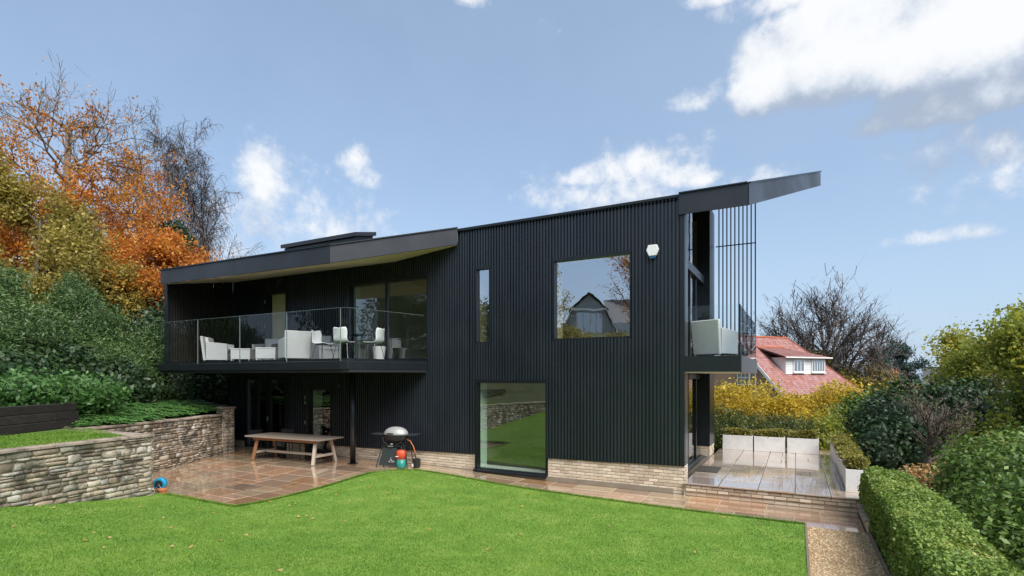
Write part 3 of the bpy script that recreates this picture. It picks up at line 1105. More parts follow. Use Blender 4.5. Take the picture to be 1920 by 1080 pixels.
# ------------------------------------------------------------------ the black house
FV = 12.45           # outer face of the cladding
U0, U1 = -18.6, -2.24
OPEN = dict(
    big=(-5.50, -3.47, 3.62, 5.70), slit=(-7.84, -7.37, 3.61, 5.71), low=(-7.84, -5.67, .12, 2.60),
    slide=(-12.68, -9.46, 3.16, 5.66), updoor=(-16.62, -15.52, 3.16, 5.66), gdoor=(-17.78, -15.58, .12, 2.64), gdoor2=(-14.62, -13.38, .12, 2.30))


def clad_bottom(u):
    return 0.47 + 0.0195 * (u + 12)


def corrugated(u0, u1, zb0, zb1, z1, plane, along='x', sign=1):
    """vertical ribs of 88 mm pitch; returns verts and faces"""
    pitch, dep = .086, .046
    prof = []
    k0 = math.floor(u0 / pitch)
    k = k0
    while k * pitch < u1:
        for du, dv in ((0, 0), (.042, 0), (.048, dep), (.080, dep)):
            x = k * pitch + du
            if u0 < x < u1:
                prof.append((x, dv))
        k += 1
    prof = [(u0, prof[0][1])] + prof + [(u1, prof[-1][1])]
    v, f = [], []
    for x, dv in prof:
        zb = zb0 + (zb1 - zb0) * (x - u0) / (u1 - u0)
        if along == 'x':
            v += [(x, plane + dv, zb), (x, plane + dv, z1)]
        else:
            v += [(plane - sign * dv, x, zb), (plane - sign * dv, x, z1)]
    for i in range(len(prof) - 1):
        f.append((2 * i, 2 * i + 2, 2 * i + 3, 2 * i + 1))
    return v, f


def roof_top(u, v):
    """height of the roof's upper face"""
    if v < 12.42:
        return 6.84 - (12.42 - v) * .285
    return 6.84 + (v - 12.42) * .335


def build_house():
    rng = random.Random(31)
    H = thing('house', 'modern black corrugated house with tilted flying roof and glass balconies', 'house', (-10.4, 15.2, 0))
    off = (10.4, -15.2, 0)       # children keep world coordinates

    def part(mb, name, m, parent=None, **k):
        return mb.build(name, m, H if parent is None else parent, loc=off if parent is None else None, **k)

    # --- walls behind the cladding
    w = MB()
    cuts = sorted({U0, U1, -8.45} | {a for o in OPEN.values() for a in o[:2]})
    for a, b in zip(cuts[:-1], cuts[1:]):
        mid = (a + b) / 2
        spans = sorted((o[2], o[3]) for o in OPEN.values() if o[0] < mid < o[1])
        z = 0.0
        for s in spans + [(6.40 if mid < -8.45 else 6.76,) * 2]:
            if s[0] > z:
                w.box(a, 12.53, z, b, 12.72, s[0])
            z = s[1]
    w.box(U0, 12.72, 0, U0 + .2, 17.9, 6.4)
    w.box(U0, 17.7, 0, U1 - .2, 17.9, 8.0)
    w.add([(U0, 12.6, 6.4), (U0, 17.9, 6.4), (U0, 17.9, 8.2), (U0 + .2, 12.6, 6.4), (U0 + .2, 17.9, 6.4), (U0 + .2, 17.9, 8.2)], [(0, 1, 2), (3, 5, 4), (0, 2, 5, 3), (0, 3, 4, 1), (1, 4, 5, 2)])
    part(w, 'wall', 'frame_metal')
    # inner lining and floors
    part(MB().box(U0 + .2, 12.72, 2.86, U1 - .25, 17.7, 3.14).box(U0 + .2, 12.46, .0, U1 - .25, 17.7, .115), 'floor', 'inner_floor')
    inn = MB()
    for u in (-13.1, -8.6, -5.6):
        inn.box(u, 12.74, .12, u + .12, 17.7, 2.85)
    for u in (-13.3,):
        inn.box(u, 12.74, 3.15, u + .12, 17.7, 6.3)
    inn.box(U0 + .25, 17.5, .12, U1 - .3, 17.69, 2.85).box(U0 + .25, 17.5, 3.15, U1 - .3, 17.69, 7.6)
    part(inn, 'partition', 'inner_wall')
    # --- corrugated sheets, about a metre wide, cut round the openings
    u = U0
    while u < U1 - .01:
        e = min(u + 1.056, U1)
        if U1 - e < .3:
            e = U1
        cc = sorted({u, e} | {a for a in [-8.45] + [k for o in OPEN.values() for k in o[:2]] if u < a < e})
        # columns of equal opening pattern
        for a, b in zip(cc[:-1], cc[1:]):
            if b - a < .02:
                continue
            mid = (a + b) / 2
            top = 6.78 if mid > -8.45 else 6.47
            spans = sorted((o[2], o[3]) for o in OPEN.values() if o[0] < mid < o[1])
            z0 = None
            for s in spans + [(top, top)]:
                lo = (clad_bottom(a), clad_bottom(b)) if z0 is None else (z0, z0)
                if s[0] > max(lo) + .02:
                    vs, fs = corrugated(a + .0005, b - .0005, lo[0], lo[1], s[0], FV)
                    me = bpy.data.meshes.new('cladding_sheet')
                    me.from_pydata(vs, [], fs)
                    link('cladding_sheet', me, 'cladding', H, off)
                z0 = s[1]
        u = e
    # drip flashing under the cladding and corner trims
    for a, b in ((U0, -17.80), (-15.56, -14.64), (-13.36, -7.86), (-5.65, U1)):
        f = MB().prism([(a, FV - .012, clad_bottom(a) - .012), (b, FV - .012, clad_bottom(b) - .012), (b, FV + .05, clad_bottom(b) - .012), (a, FV + .05, clad_bottom(a) - .012)], (0, 0, .016))
        part(f, 'drip_flashing', 'dark_metal')
    t = MB().box(U1 - .09, FV - .012, .66, U1 + .006, FV + .10, 6.36)
    part(t, 'corner_trim', 'dark_metal')
    part(MB().box(U1 - .03, FV + .11, .66, U1 + .008, FV + .40, 6.6), 'corner_flashing', 'trim_metal')
    part(MB().box(-8.45, FV - .03, 6.775, -2.36, FV + .2, 6.845), 'roof_capping', 'dark_metal', bevel=.008)
    # --- brick plinth
    pl = MB()
    runs = []
    for a, b in ((U0 + .05, -17.80), (-15.56, -14.64), (-13.36, -7.86), (-5.65, U1)):
        pl.prism([(a, FV + .032, -.05), (b, FV + .032, -.05), (b, FV + .032, clad_bottom(b) - .01), (a, FV + .032, clad_bottom(a) - .01)], (0, .07, 0))
        runs.append((a, b, 0.0, .675, FV + .022))
    pl.box(U1 - .06, FV + .04, -.05, U1 - .012, FV + .40, .655)
    plinth = part(pl, 'plinth', 'mortar')
    plinth['kind'] = 'stuff'
    place_bricks(plinth, runs, 'y', rng, 285, 'far_bricks', top=clad_bottom)
    for r in range(9):
        for k in range(2):
            b = link('brick', brick_mesh(.17 if k == 0 else .214, .03, .064), None, plinth, (U1 + .002, FV + .12 + (k * .205 if r % 2 else k * .21), .035 + r * .075))
            b.rotation_euler = (0, 0, R(90))
    # far pier base
    # --- windows
    def window(key, name, depth=.07, sill=False, wood='reveal_wood', glassm='window_glass', label=None, fr=.05):
        a, b, c, d = OPEN[key]
        y = FV + depth
        fm = MB()
        fm.box(a, FV - .012, c, a + fr, y + .06, d).box(b - fr * .5, FV - .012, c, b, y + .06, d)
        fm.box(a + fr, FV - .012, d - fr * 1.5, b - fr * .5, y + .06, d).box(a + fr, FV + .02, c, b - fr * .5, y + .06, c + fr * .7)
        win = part(MB().box(a + .01, y + .05, c + .01, a + fr - .004, y + .12, d - .01).box(b - fr * .5 + .004, y + .05, c + .01, b - .01, y + .12, d - .01), name, 'frame_metal')
        if label:
            win['label'] = label
        fm.build('frame', 'frame_metal', win)
        MB().box(a + fr * .8, y + .010, c + fr * .5, b - fr * .4, y + .030, d - fr).build('pane', glassm, win)
        rv = MB().box(a + .02, y + .125, c, a + .05, y + .48, d).box(b - .05, y + .125, c, b - .02, y + .48, d).box(a + .05, y + .125, d - .05, b - .05, y + .48, d - .02).box(a + .05, y + .125, c + .02, b - .05, y + .48, c + .05)
        rv.build('reveal', wood, win)
        if sill:
            MB().prism([(a - .03, FV - .07, c - .05), (b + .01, FV - .07, c - .05), (b + .01, FV + .08, c + .005), (a - .03, FV + .08, c + .005)], (0, 0, .045)).build('sill', 'frame_metal', win)
        return win
    window('big', 'window', label='large square upper window reflecting sky and a neighbouring house')
    window('slit', 'window', fr=.045, label='tall narrow upper window')
    window('low', 'window', glassm='low_glass', wood='reveal_white', sill=True, fr=.06, label='large ground floor window reaching almost to the path')
    # sliding door on the balcony
    a, b, c, d = OPEN['slide']
    y = FV + .09
    mid = -11.09
    sl = part(MB().box(a, FV - .01, c, a + .09, y + .12, d).box(b - .05, FV - .01, c, b, y + .12, d).box(a + .09, FV - .01, d - .09, b - .05, y + .12, d).box(a + .09, FV + .02, c, b - .05, y + .12, c + .07), 'sliding_door', 'frame_metal')
    MB().box(mid - .06, y - .03, c + .07, mid + .02, y + .06, d - .09).build('mullion', 'frame_metal', sl)
    MB().box(mid + .022, y - .02, c + .07, mid + .075, y + .05, d - .09).build('mullion', 'trim_metal', sl)
    MB().box(a + .09, y + .055, c + .07, mid - .06, y + .075, d - .09).build('pane', 'door_glass', sl)
    MB().box(mid + .076, y - .005, c + .07, b - .05, y + .015, d - .09).build('pane', 'door_glass', sl)
    MB().box(b - .046, y - .06, c + .95, b - .02, y - .02, c + 1.2).build('handle', 'bright_steel', sl)
    MB().box(a + .02, y + .13, c, a + .05, y + .45, d).box(b - .05, y + .13, c, b - .02, y + .45, d).build('reveal', 'reveal_white', sl)
    # balcony door with curtain
    a, b, c, d = OPEN['updoor']
    dr = part(MB().box(a, FV - .01, c, a + .07, y + .1, d).box(b - .06, FV - .01, c, b, y + .1, d).box(a + .07, FV - .01, d - .07, b - .06, y + .1, d).box(a + .07, FV + .02, c, b - .06, y + .1, c + .08), 'door', 'frame_metal')
    MB().box(a + .07, y, c + .08, b - .06, y + .02, d - .07).build('pane', 'rail_glass', dr)
    for zz in (c + .45, c + 1.25, c + 2.1):
        MB().box(a - .035, FV - .03, zz, a - .01, FV - .012, zz + .14).build('hinge', 'bright_steel', dr)
    cu = MB()
    n = 60
    vs = [(a + .02 + (b - a - .04) * i / n, y + .16 + .035 * math.sin(i * 1.55), zz) for i in range(n + 1) for zz in (c + .02, d - .02)]
    cu.add(vs, [(2 * i, 2 * i + 2, 2 * i + 3, 2 * i + 1) for i in range(n)])
    cu.build('curtain', 'curtain', dr, smooth=True)
    # ground floor doors
    a, b, c, d = OPEN['gdoor']
    gd = part(MB().box(a, FV - .01, c, a + .06, y + .1, d).box(b - .05, FV - .01, c, b, y + .1, d).box(a + .06, FV - .01, d - .06, b - .05, y + .1, d).box(a + .06, FV + .02, c, b - .05, y + .1, c + .10), 'patio_door', 'frame_metal')
    MB().box(a + .07, y - .05, c + .1, a + .13, y + .05, d - .06).build('mullion', 'trim_metal', gd)
    MB().box(-17.28, y - .05, c + .1, -17.12, y + .05, d - .06).build('mullion', 'dark_metal', gd)
    MB().box(-16.66, y - .05, c + .1, -16.44, y + .05, d - .06).build('mullion', 'frame_metal', gd)
    for p0, p1 in ((a + .135, -17.285), (-17.115, -16.665), (-16.435, b - .05)):
        MB().box(p0, y, c + .1, p1, y + .02, d - .06).build('pane', 'door_glass', gd)
    MB().box(-16.57, y - .09, c + .98, -16.545, y - .055, c + 1.14).build('handle', 'bright_steel', gd)
    a, b, c, d = OPEN['gdoor2']
    g2 = part(MB().box(a, FV - .01, c, a + .17, y + .1, d).box(b - .05, FV - .01, c, b, y + .1, d).box(a + .17, FV - .01, d - .06, b - .05, y + .1, d).box(a + .17, FV + .02, c, b - .05, y + .1, c + .14), 'garden_door', 'frame_metal')
    MB().box(a + .17, y, c + .14, b - .05, y + .02, d - .06).build('pane', 'door_glass', g2)
    for zz in (c + .95, c + 1.62, c + 1.8):
        MB().box(a + .02, FV - .03, zz, a + .05, FV - .012, zz + .12).build('hinge', 'bright_steel', g2)
    MB().box(a + .14, y + .14, c, a + .17, y + .5, d).box(b - .05, y + .14, c, b - .02, y + .5, d).build('reveal', 'reveal_white', g2)
    # wall lamps
    for (x, z) in ((-15.9, 5.93), (-13.0, 2.36)):
        lm = part(MB().box(x - .05, FV - .05, z, x + .05, FV + .01, z + .09), 'wall_lamp', 'steel', bevel=.01)
    part(MB().bar((-15.95, FV - .06, 5.78), (-15.72, FV - .06, 6.08), .03, .03), 'stay', 'steel')

    # --- roof
    A, B, C, D, E_, F_ = (-18.40, 9.9), (-10.70, 9.9), (-8.42, 12.42), (-.92, 12.42), (.70, 20.8), (-18.4, 20.8)
    z = {'A': 6.17, 'B': 6.09, 'C': 6.86, 'D': 6.84, 'E': 9.64, 'F': 9.64, 'G': 6.88}
    G = (-18.40, 12.42)
    top = MB()
    P3 = lambda p, k, dz=0.0: (p[0], p[1], z[k] + dz)
    pts = [P3(A, 'A', -.012), P3(B, 'B', -.012), P3(C, 'C', -.012), P3(D, 'D', -.012), P3(E_, 'E', -.012), P3(F_, 'F', -.012), P3(G, 'G', -.012)]
    lo = [(x, yy, zz - .10) for x, yy, zz in pts]
    top.add(pts + lo, [(0, 1, 2, 6), (6, 2, 3, 4, 5), (9, 8, 7, 13), (13, 12, 11, 10, 9), (5, 12, 13, 6), (12, 5, 4, 11), (0, 6, 13, 7)])
    roof = part(top, 'roof', 'dark_metal')

    def fascia(p, q, zp, zq, h, name='fascia', th=.03, m='fascia_metal'):
        p, q = Vector((*p, 0)), Vector((*q, 0))
        d_ = (q - p).normalized()
        n_ = Vector((d_.y, -d_.x, 0)) * th
        a_, b_ = p + n_, q + n_
        vs = []
        for k, zz in ((p, zp), (q, zq)):
            vs += [(k.x, k.y, zz - h), (k.x, k.y, zz)]
        for k, zz in ((a_, zp), (b_, zq)):
            vs += [(k.x, k.y, zz - h), (k.x, k.y, zz)]
        MB().add(vs, [(4, 6, 7, 5), (0, 1, 3, 2), (1, 5, 7, 3), (0, 2, 6, 4), (0, 4, 5, 1), (2, 3, 7, 6)]).build(name, m, roof)
        # capping bead
        MB().bar((a_.x, a_.y, zp + .012), (b_.x, b_.y, zq + .012), .07, .03).build('capping', 'dark_metal', roof)
    h = .455
    m1 = (A[0] + (B[0] - A[0]) * .5, 9.9)
    zm = (z['A'] + z['B']) / 2
    fascia(A, (m1[0] - .003, 9.9), z['A'], zm, h)
    fascia((m1[0] + .003, 9.9), B, zm, z['B'], h)
    m2 = ((B[0] + C[0]) / 2, (B[1] + C[1]) / 2)
    fascia(B, m2, z['B'], (z['B'] + z['C']) / 2, h)
    fascia(m2, C, (z['B'] + z['C']) / 2, z['C'], h)
    fascia((-2.35, 12.42), D, 6.84, 6.84, .475)
    m3 = (D[0] + (E_[0] - D[0]) * .45, D[1] + (E_[1] - D[1]) * .45)
    z3 = z['D'] + (z['E'] - z['D']) * .45
    fascia(D, m3, z['D'], z3, .475)
    fascia(m3, E_, z3, z['E'], .475)
    fascia((-18.37, 20.8), A, z['F'], z['A'], h)
    # soffits
    s = .44
    MB().add([(-18.38, 9.92, z['A'] - s - .015), (-10.72, 9.92, z['B'] - s - .015), (-10.72, 12.5, 6.17), (-18.38, 12.5, 6.19)], [(0, 1, 2, 3)]).build('soffit', 'soffit', roof)
    MB().add([(-10.715, 9.925, z['B'] - s - .015), (-8.45, 12.43, z['C'] - s - .02), (-8.45, 12.5, z['C'] - s - .02), (-10.715, 12.5, 6.17)], [(0, 1, 2, 3)]).build('soffit', 'soffit', roof)
    MB().add([(-2.34, 12.44, 6.84 - .46), (-.93, 12.44, 6.84 - .46), (.68, 20.7, 9.64 - .46), (-2.34, 20.7, 9.64 - .46)], [(0, 1, 2, 3)]).build('soffit', 'dark_metal', roof)
    MB().add([(-18.4, 12.73, 6.44), (-2.36, 12.73, 6.44), (-2.36, 18, 8.2), (-18.4, 18, 8.2)], [(0, 1, 2, 3)]).build('ceiling', 'inner_wall', roof)
    # rooflight box
    rl = MB().prism([(-15.32, 12.2, 6.76), (-12.1, 12.2, 6.76), (-12.1, 13.0, 6.96), (-15.32, 13.0, 6.96)], (0, 0, .27)).build('rooflight', 'dark_metal', roof)
    MB().prism([(-15.42, 12.12, 7.03), (-12.0, 12.12, 7.03), (-12.0, 13.05, 7.25), (-15.42, 13.05, 7.25)], (0, 0, .12)).build('rooflight_lid', 'fascia_metal', roof)

    # --- left balcony
    bal = MB()
    bp = [(-18.65, 9.9), (-10.35, 9.9), (-10.15, 9.98), (-9.50, 12.44), (-18.65, 12.44)]
    bal.prism([(x, yy, 2.87) for x, yy in bp], (0, 0, .22))
    balc = part(bal, 'balcony', 'dark_metal', bevel=.012)
    MB().prism([(x * .997 - .03, yy + (.06 if yy < 12 else -.01), 2.80) for x, yy in bp], (0, 0, .068)).build('lower_lip', 'fascia_metal', balc)
    MB().prism([(x + (.12 if x < -15 else -.12), yy + (.12 if yy < 12 else -.01), 3.092) for x, yy in bp], (0, 0, .07)).build('deck', 'dark_metal', balc)
    xs = [-18.58, -16.49, -14.43, -12.40, -10.36]
    for p, q in zip(xs[:-1], xs[1:]):
        MB().box(p + .012, 9.935, 3.04, q - .012, 9.957, 4.46).build('glass_panel', 'rail_glass', balc)
        MB().box(q - .004, 9.934, 3.04, q + .004, 9.958, 4.45).build('glass_joint', 'glass_edge', balc)
    d_ = Vector((.64, 2.44, 0)).normalized()
    p0 = Vector((-10.34, 9.945, 0))
    p1 = Vector((-10.16, 10.02, 0))
    p2 = Vector((-9.56, 12.40, 0))
    for a_, b_, g_ in ((p0, p1, 0), (p1, (p1 + p2) / 2, .012), ((p1 + p2) / 2, p2, .012)):
        e_ = (b_ - a_).normalized() * g_
        n_ = Vector(((b_ - a_).normalized().y, -(b_ - a_).normalized().x, 0)) * .011
        q4 = [a_ + e_ + n_, b_ - e_ + n_, b_ - e_ - n_, a_ + e_ - n_]
        MB().prism([(k.x, k.y, 3.04) for k in q4], (0, 0, 1.42)).build('glass_panel', 'rail_glass', balc)
        MB().prism([(k.x, k.y, 4.461) for k in q4], (0, 0, .006)).build('glass_edge', 'glass_edge', balc)
    MB().box(-18.61, 9.935, 3.04, -18.585, 10.2, 4.46).build('glass_panel', 'rail_glass', balc)
    # top edge of the glass
    for p, q in zip(xs[:-1], xs[1:]):
        MB().box(p + .012, 9.933, 4.461, q - .012, 9.959, 4.467).build('glass_edge', 'glass_edge', balc)
    # end screen of the left balcony, with ribs, and its slim corner post
    for v0, v1 in ((10.22, 10.95), (10.95, 11.7), (11.7, 12.43)):
        vs, fs = corrugated(v0 + .002, v1 - .002, 3.10, 3.10, 5.86 + (v0 - 10) * .24, -18.46, along='y')
        me = bpy.data.meshes.new('screen_sheet')
        me.from_pydata(vs, [], fs)
        link('screen_sheet', me, 'brown_screen', H, off)
    part(MB().box(-18.60, 10.24, 3.1, -18.50, 12.44, 5.80), 'screen_core', 'frame_metal')
    part(MB().box(-18.62, 10.10, 3.1, -18.44, 10.22, 5.78), 'screen_post', 'dark_metal', bevel=.01)
    # column
    cz = paving_z(-11.6, 11.6)
    cl = part(MB().lathe([(.085, cz), (.085, 2.86)], 20, (-11.6, 11.62, 0)), 'column', 'dark_metal', smooth=False)
    cl.data.polygons.foreach_set('use_smooth', [len(p.vertices) == 4 for p in cl.data.polygons])
    MB().lathe([(.15, cz), (.15, cz + .012)], 20, (-11.6, 11.62, 0)).build('base_plate', 'dark_metal', cl)
    MB().box(-11.78, 11.5, 2.845, -11.42, 11.74, 2.868).build('head_plate', 'dark_metal', cl)

    # --- gable end with glazing, right balcony
    gx = -2.52
    gl = MB()
    gl.box(gx - .06, 12.86, .30, gx + .04, 12.96, 6.4).box(gx - .06, 14.35, .30, gx + .04, 14.45, 2.8).box(gx - .06, 15.55, .3, gx + .04, 15.68, 2.8)
    gl.box(gx - .06, 14.6, 3.15, gx + .04, 14.7, 5.42).box(gx - .06, 15.5, 3.15, gx + .04, 15.62, 5.42)
    gl.box(gx - .06, 12.96, 2.62, gx + .04, 16.6, 2.86)
    gl.box(gx - .06, 12.96, .30, gx + .04, 16.6, .36)
    gab = part(gl, 'gable_frame', 'frame_metal')
    MB().box(gx - .05, 12.97, 5.44, gx + .10, 16.58, 5.66).build('transom', 'trim_metal', gab)
    MB().box(gx - .06, 12.96, .30, gx + .12, 16.6, .345).build('threshold', 'trim_metal', gab)
    for (v0, v1, z0, z1) in ((12.98, 14.34, .37, 2.6), (14.46, 15.54, .37, 2.6), (15.69, 16.59, .37, 2.6), (12.98, 14.59, 3.16, 5.43), (14.71, 15.49, 3.16, 5.43), (15.63, 16.59, 3.16, 5.43)):
        MB().box(gx - .015, v0, z0, gx + .01, v1, z1).build('pane', 'door_glass', gab)
    for (v0, v1) in ((12.98, 14.75), (14.80, 16.59)):
        MB().add([(gx - .015, v0, 5.67), (gx - .015, v1, 5.67), (gx - .015, v1, roof_top(0, v1) - .5), (gx - .015, v0, roof_top(0, v0) - .5),
                  (gx + .01, v0, 5.67), (gx + .01, v1, 5.67), (gx + .01, v1, roof_top(0, v1) - .5), (gx + .01, v0, roof_top(0, v0) - .5)],
                 [(0, 3, 2, 1), (4, 5, 6, 7), (0, 1, 5, 4), (1, 2, 6, 5), (2, 3, 7, 6), (3, 0, 4, 7)]).build('pane', 'door_glass', gab)
    pier = part(MB().box(-2.62, 16.62, .62, -2.26, 17.62, 7.75), 'pier', 'dark_metal')
    pb = MB().box(-2.60, 16.64, -.02, -2.29, 17.6, .615).build('pier_base', 'mortar', pier)
    for r in range(4):
        b = link('brick', brick_mesh(.214, .03, .064), None, pier, (-2.44, 16.622, .34 + r * .075))
        for k in range(4):
            b = link('brick', brick_mesh(.214, .03, .064), None, pier, (-2.268, 16.75 + k * .225 + (.1 if r % 2 else 0), .34 + r * .075))
            b.rotation_euler = (0, 0, R(90))
    rb = part(MB().prism([(-2.26, 12.47, 2.80), (-1.06, 12.47, 2.80), (-1.06, 17.62, 2.80), (-2.26, 17.62, 2.80)], (0, 0, .35)), 'balcony', 'dark_metal')
    MB().box(-2.255, 12.50, 2.772, -1.075, 17.6, 2.798).build('soffit', 'soffit', rb)
    MB().box(-1.058, 12.472, 2.775, -1.040, 17.62, 3.152).build('fascia', 'trim_metal', rb)
    MB().box(-2.20, 12.50, 3.10, -1.10, 12.52, 4.28).build('glass_panel', 'rail_glass', rb)
    MB().box(-1.095, 12.51, 3.10, -1.075, 15.05, 4.26).build('glass_panel', 'rail_glass_side', rb)
    MB().box(-1.095, 15.08, 3.10, -1.075, 17.58, 4.26).build('glass_panel', 'rail_glass_side', rb)
    MB().box(-1.103, 12.494, 3.10, -1.070, 12.508, 4.27).build('glass_edge', 'frame_metal', rb)
    sc = part(MB().box(-2.22, 17.60, 3.98, -1.07, 17.62, 4.01), 'slat_screen', 'frame_metal')
    MB().box(-2.22, 17.60, 6.72, -1.07, 17.62, 6.75).build('rail', 'frame_metal', sc)
    MB().box(-2.22, 17.60, 3.3, -1.07, 17.62, 3.33).build('rail', 'frame_metal', sc)
    n = 10
    for i in range(n):
        x = -2.12 + i * (1.03 / (n - 1))
        MB().box(x - .017, 17.555, 3.16, x + .017, 17.598, roof_top(0, 17.6) - .45).build('slat', 'frame_metal', sc)
    return H


build_house()


def build_alarm():
    t = thing('alarm_box', 'white hexagonal alarm box with blue base on the black cladding', 'alarm box', (-2.945, FV, 5.58))
    hexp = [(-.10, .17), (.10, .17), (.145, .05), (.085, -.085), (-.085, -.085), (-.145, .05)]
    MB().prism([(x, -.005, z) for x, z in hexp], (0, -.07, 0)).build('cover', 'white_plastic', t, bevel=.012)
    low = [(-.088, -.09), (.088, -.09), (.06, -.15), (-.06, -.15)]
    MB().prism([(x, -.005, z) for x, z in low], (0, -.065, 0)).build('blue_lens', 'blue_plastic', t, bevel=.01)
    MB().box(-.06, .0, -.06, .06, .03, .1).build('back_plate', 'black_plastic', t)


build_alarm()

# ------------------------------------------------------------------ furniture
def armchair(label, loc, rotz, group=None, slope=.06):
    """white woven armchair, front towards -Y"""
    t = thing('armchair', label, 'armchair', loc, rotz, group)
    wd, dp, hs, ha, hb = .70, .74, .34, .60, .84
    a = wd / 2
    MB().box(-a + .075, -dp / 2 + .02, .05, a - .075, dp / 2 - .09, hs).build('seat', 'rattan', t, bevel=.012)
    MB().box(-a + .085, -dp / 2 + .0, hs + .002, a - .085, dp / 2 - .14, hs + .11).build('cushion', 'cushion', t, bevel=.03)
    # back with a slight rake and flare
    y0, y1 = dp / 2 - .085, dp / 2
    MB().add([(-a, y0, .04), (a, y0, .04), (a, y1, .04), (-a, y1, .04), (-a - .02, y0 + .09, hb), (a + .02, y0 + .09, hb), (a + .02, y1 + .09, hb), (-a - .02, y1 + .09, hb)],
             [(0, 3, 2, 1), (4, 5, 6, 7), (0, 1, 5, 4), (1, 2, 6, 5), (2, 3, 7, 6), (3, 0, 4, 7)]).build('backrest', 'rattan', t, bevel=.02)
    MB().add([(-a + .09, y0 - .10, hs + .06), (a - .09, y0 - .10, hs + .06), (a - .09, y0 + .02, hs + .06), (-a + .09, y0 + .02, hs + .06), (-a + .09, y0 - .02, hb - .03), (a - .09, y0 - .02, hb - .03), (a - .09, y0 + .07, hb - .03), (-a + .09, y0 + .07, hb - .03)],
             [(0, 3, 2, 1), (4, 5, 6, 7), (0, 1, 5, 4), (1, 2, 6, 5), (2, 3, 7, 6), (3, 0, 4, 7)]).build('back_cushion', 'cushion', t, bevel=.03)
    for s in (-1, 1):
        x0, x1 = (a - .065) * s, a * s
        x0, x1 = min(x0, x1), max(x0, x1)
        f, b = -dp / 2, y0 - .004
        MB().add([(x0, f, .06), (x1, f, .06), (x1, b, .06), (x0, b, .06), (x0, f, ha), (x1, f, ha), (x1, b, ha + slope), (x0, b, ha + slope)],
                 [(0, 3, 2, 1), (4, 5, 6, 7), (0, 1, 5, 4), (1, 2, 6, 5), (2, 3, 7, 6), (3, 0, 4, 7)]).build('arm', 'rattan', t, bevel=.012)
        for yy in (f + .03, y1 - .03):
            MB().box((a - .045) * s - .018, yy - .018, 0, (a - .045) * s + .018, yy + .018, .058).build('leg', 'rattan', t)
    return t


def dining_chair(label, loc, rotz, group):
    """white moulded shell on thin dark legs, front towards -Y"""
    t = thing('dining_chair', label, 'chair', loc, rotz, group)
    mb = MB()
    nx, rows = 9, []
    prof = [(-.22, .455, .19), (-.20, .465, .215), (-.05, .45, .225), (.10, .445, .225), (.17, .46, .22), (.205, .52, .205), (.225, .62, .205), (.25, .74, .215), (.27, .83, .205), (.275, .865, .17)]
    for (y, z, w) in prof:
        for i in range(nx):
            s = -1 + 2 * i / (nx - 1)
            back = sstep((z - .5) / .2)
            dip = -.025 * (1 - abs(s)) if z > .85 else 0
            mb.v.append((s * w, y - .06 * s * s * back, z + (1 - back) * .03 * s * s + dip))
    for j in range(len(prof) - 1):
        for i in range(nx - 1):
            mb.f.append((j * nx + i, j * nx + i + 1, (j + 1) * nx + i + 1, (j + 1) * nx + i))
    o = mb.build('shell', 'white_shell', t, smooth=True)
    so = o.modifiers.new('solid', 'SOLIDIFY')
    so.thickness = .022
    sb = o.modifiers.new('sub', 'SUBSURF')
    sb.levels = sb.render_levels = 1
    for sx in (-1, 1):
        for sy, yy in ((-1, -.13), (1, .12)):
            MB().tube([(sx * .15, yy, .445), (sx * .23, yy + sy * .09, 0)], .009, 6).build('leg', 'steel', t)
    MB().tube([(-.15, -.13, .435), (.15, -.13, .435), (.15, .12, .435), (-.15, .12, .435), (-.15, -.13, .435)], .008, 6).build('seat_frame', 'steel', t)
    return t


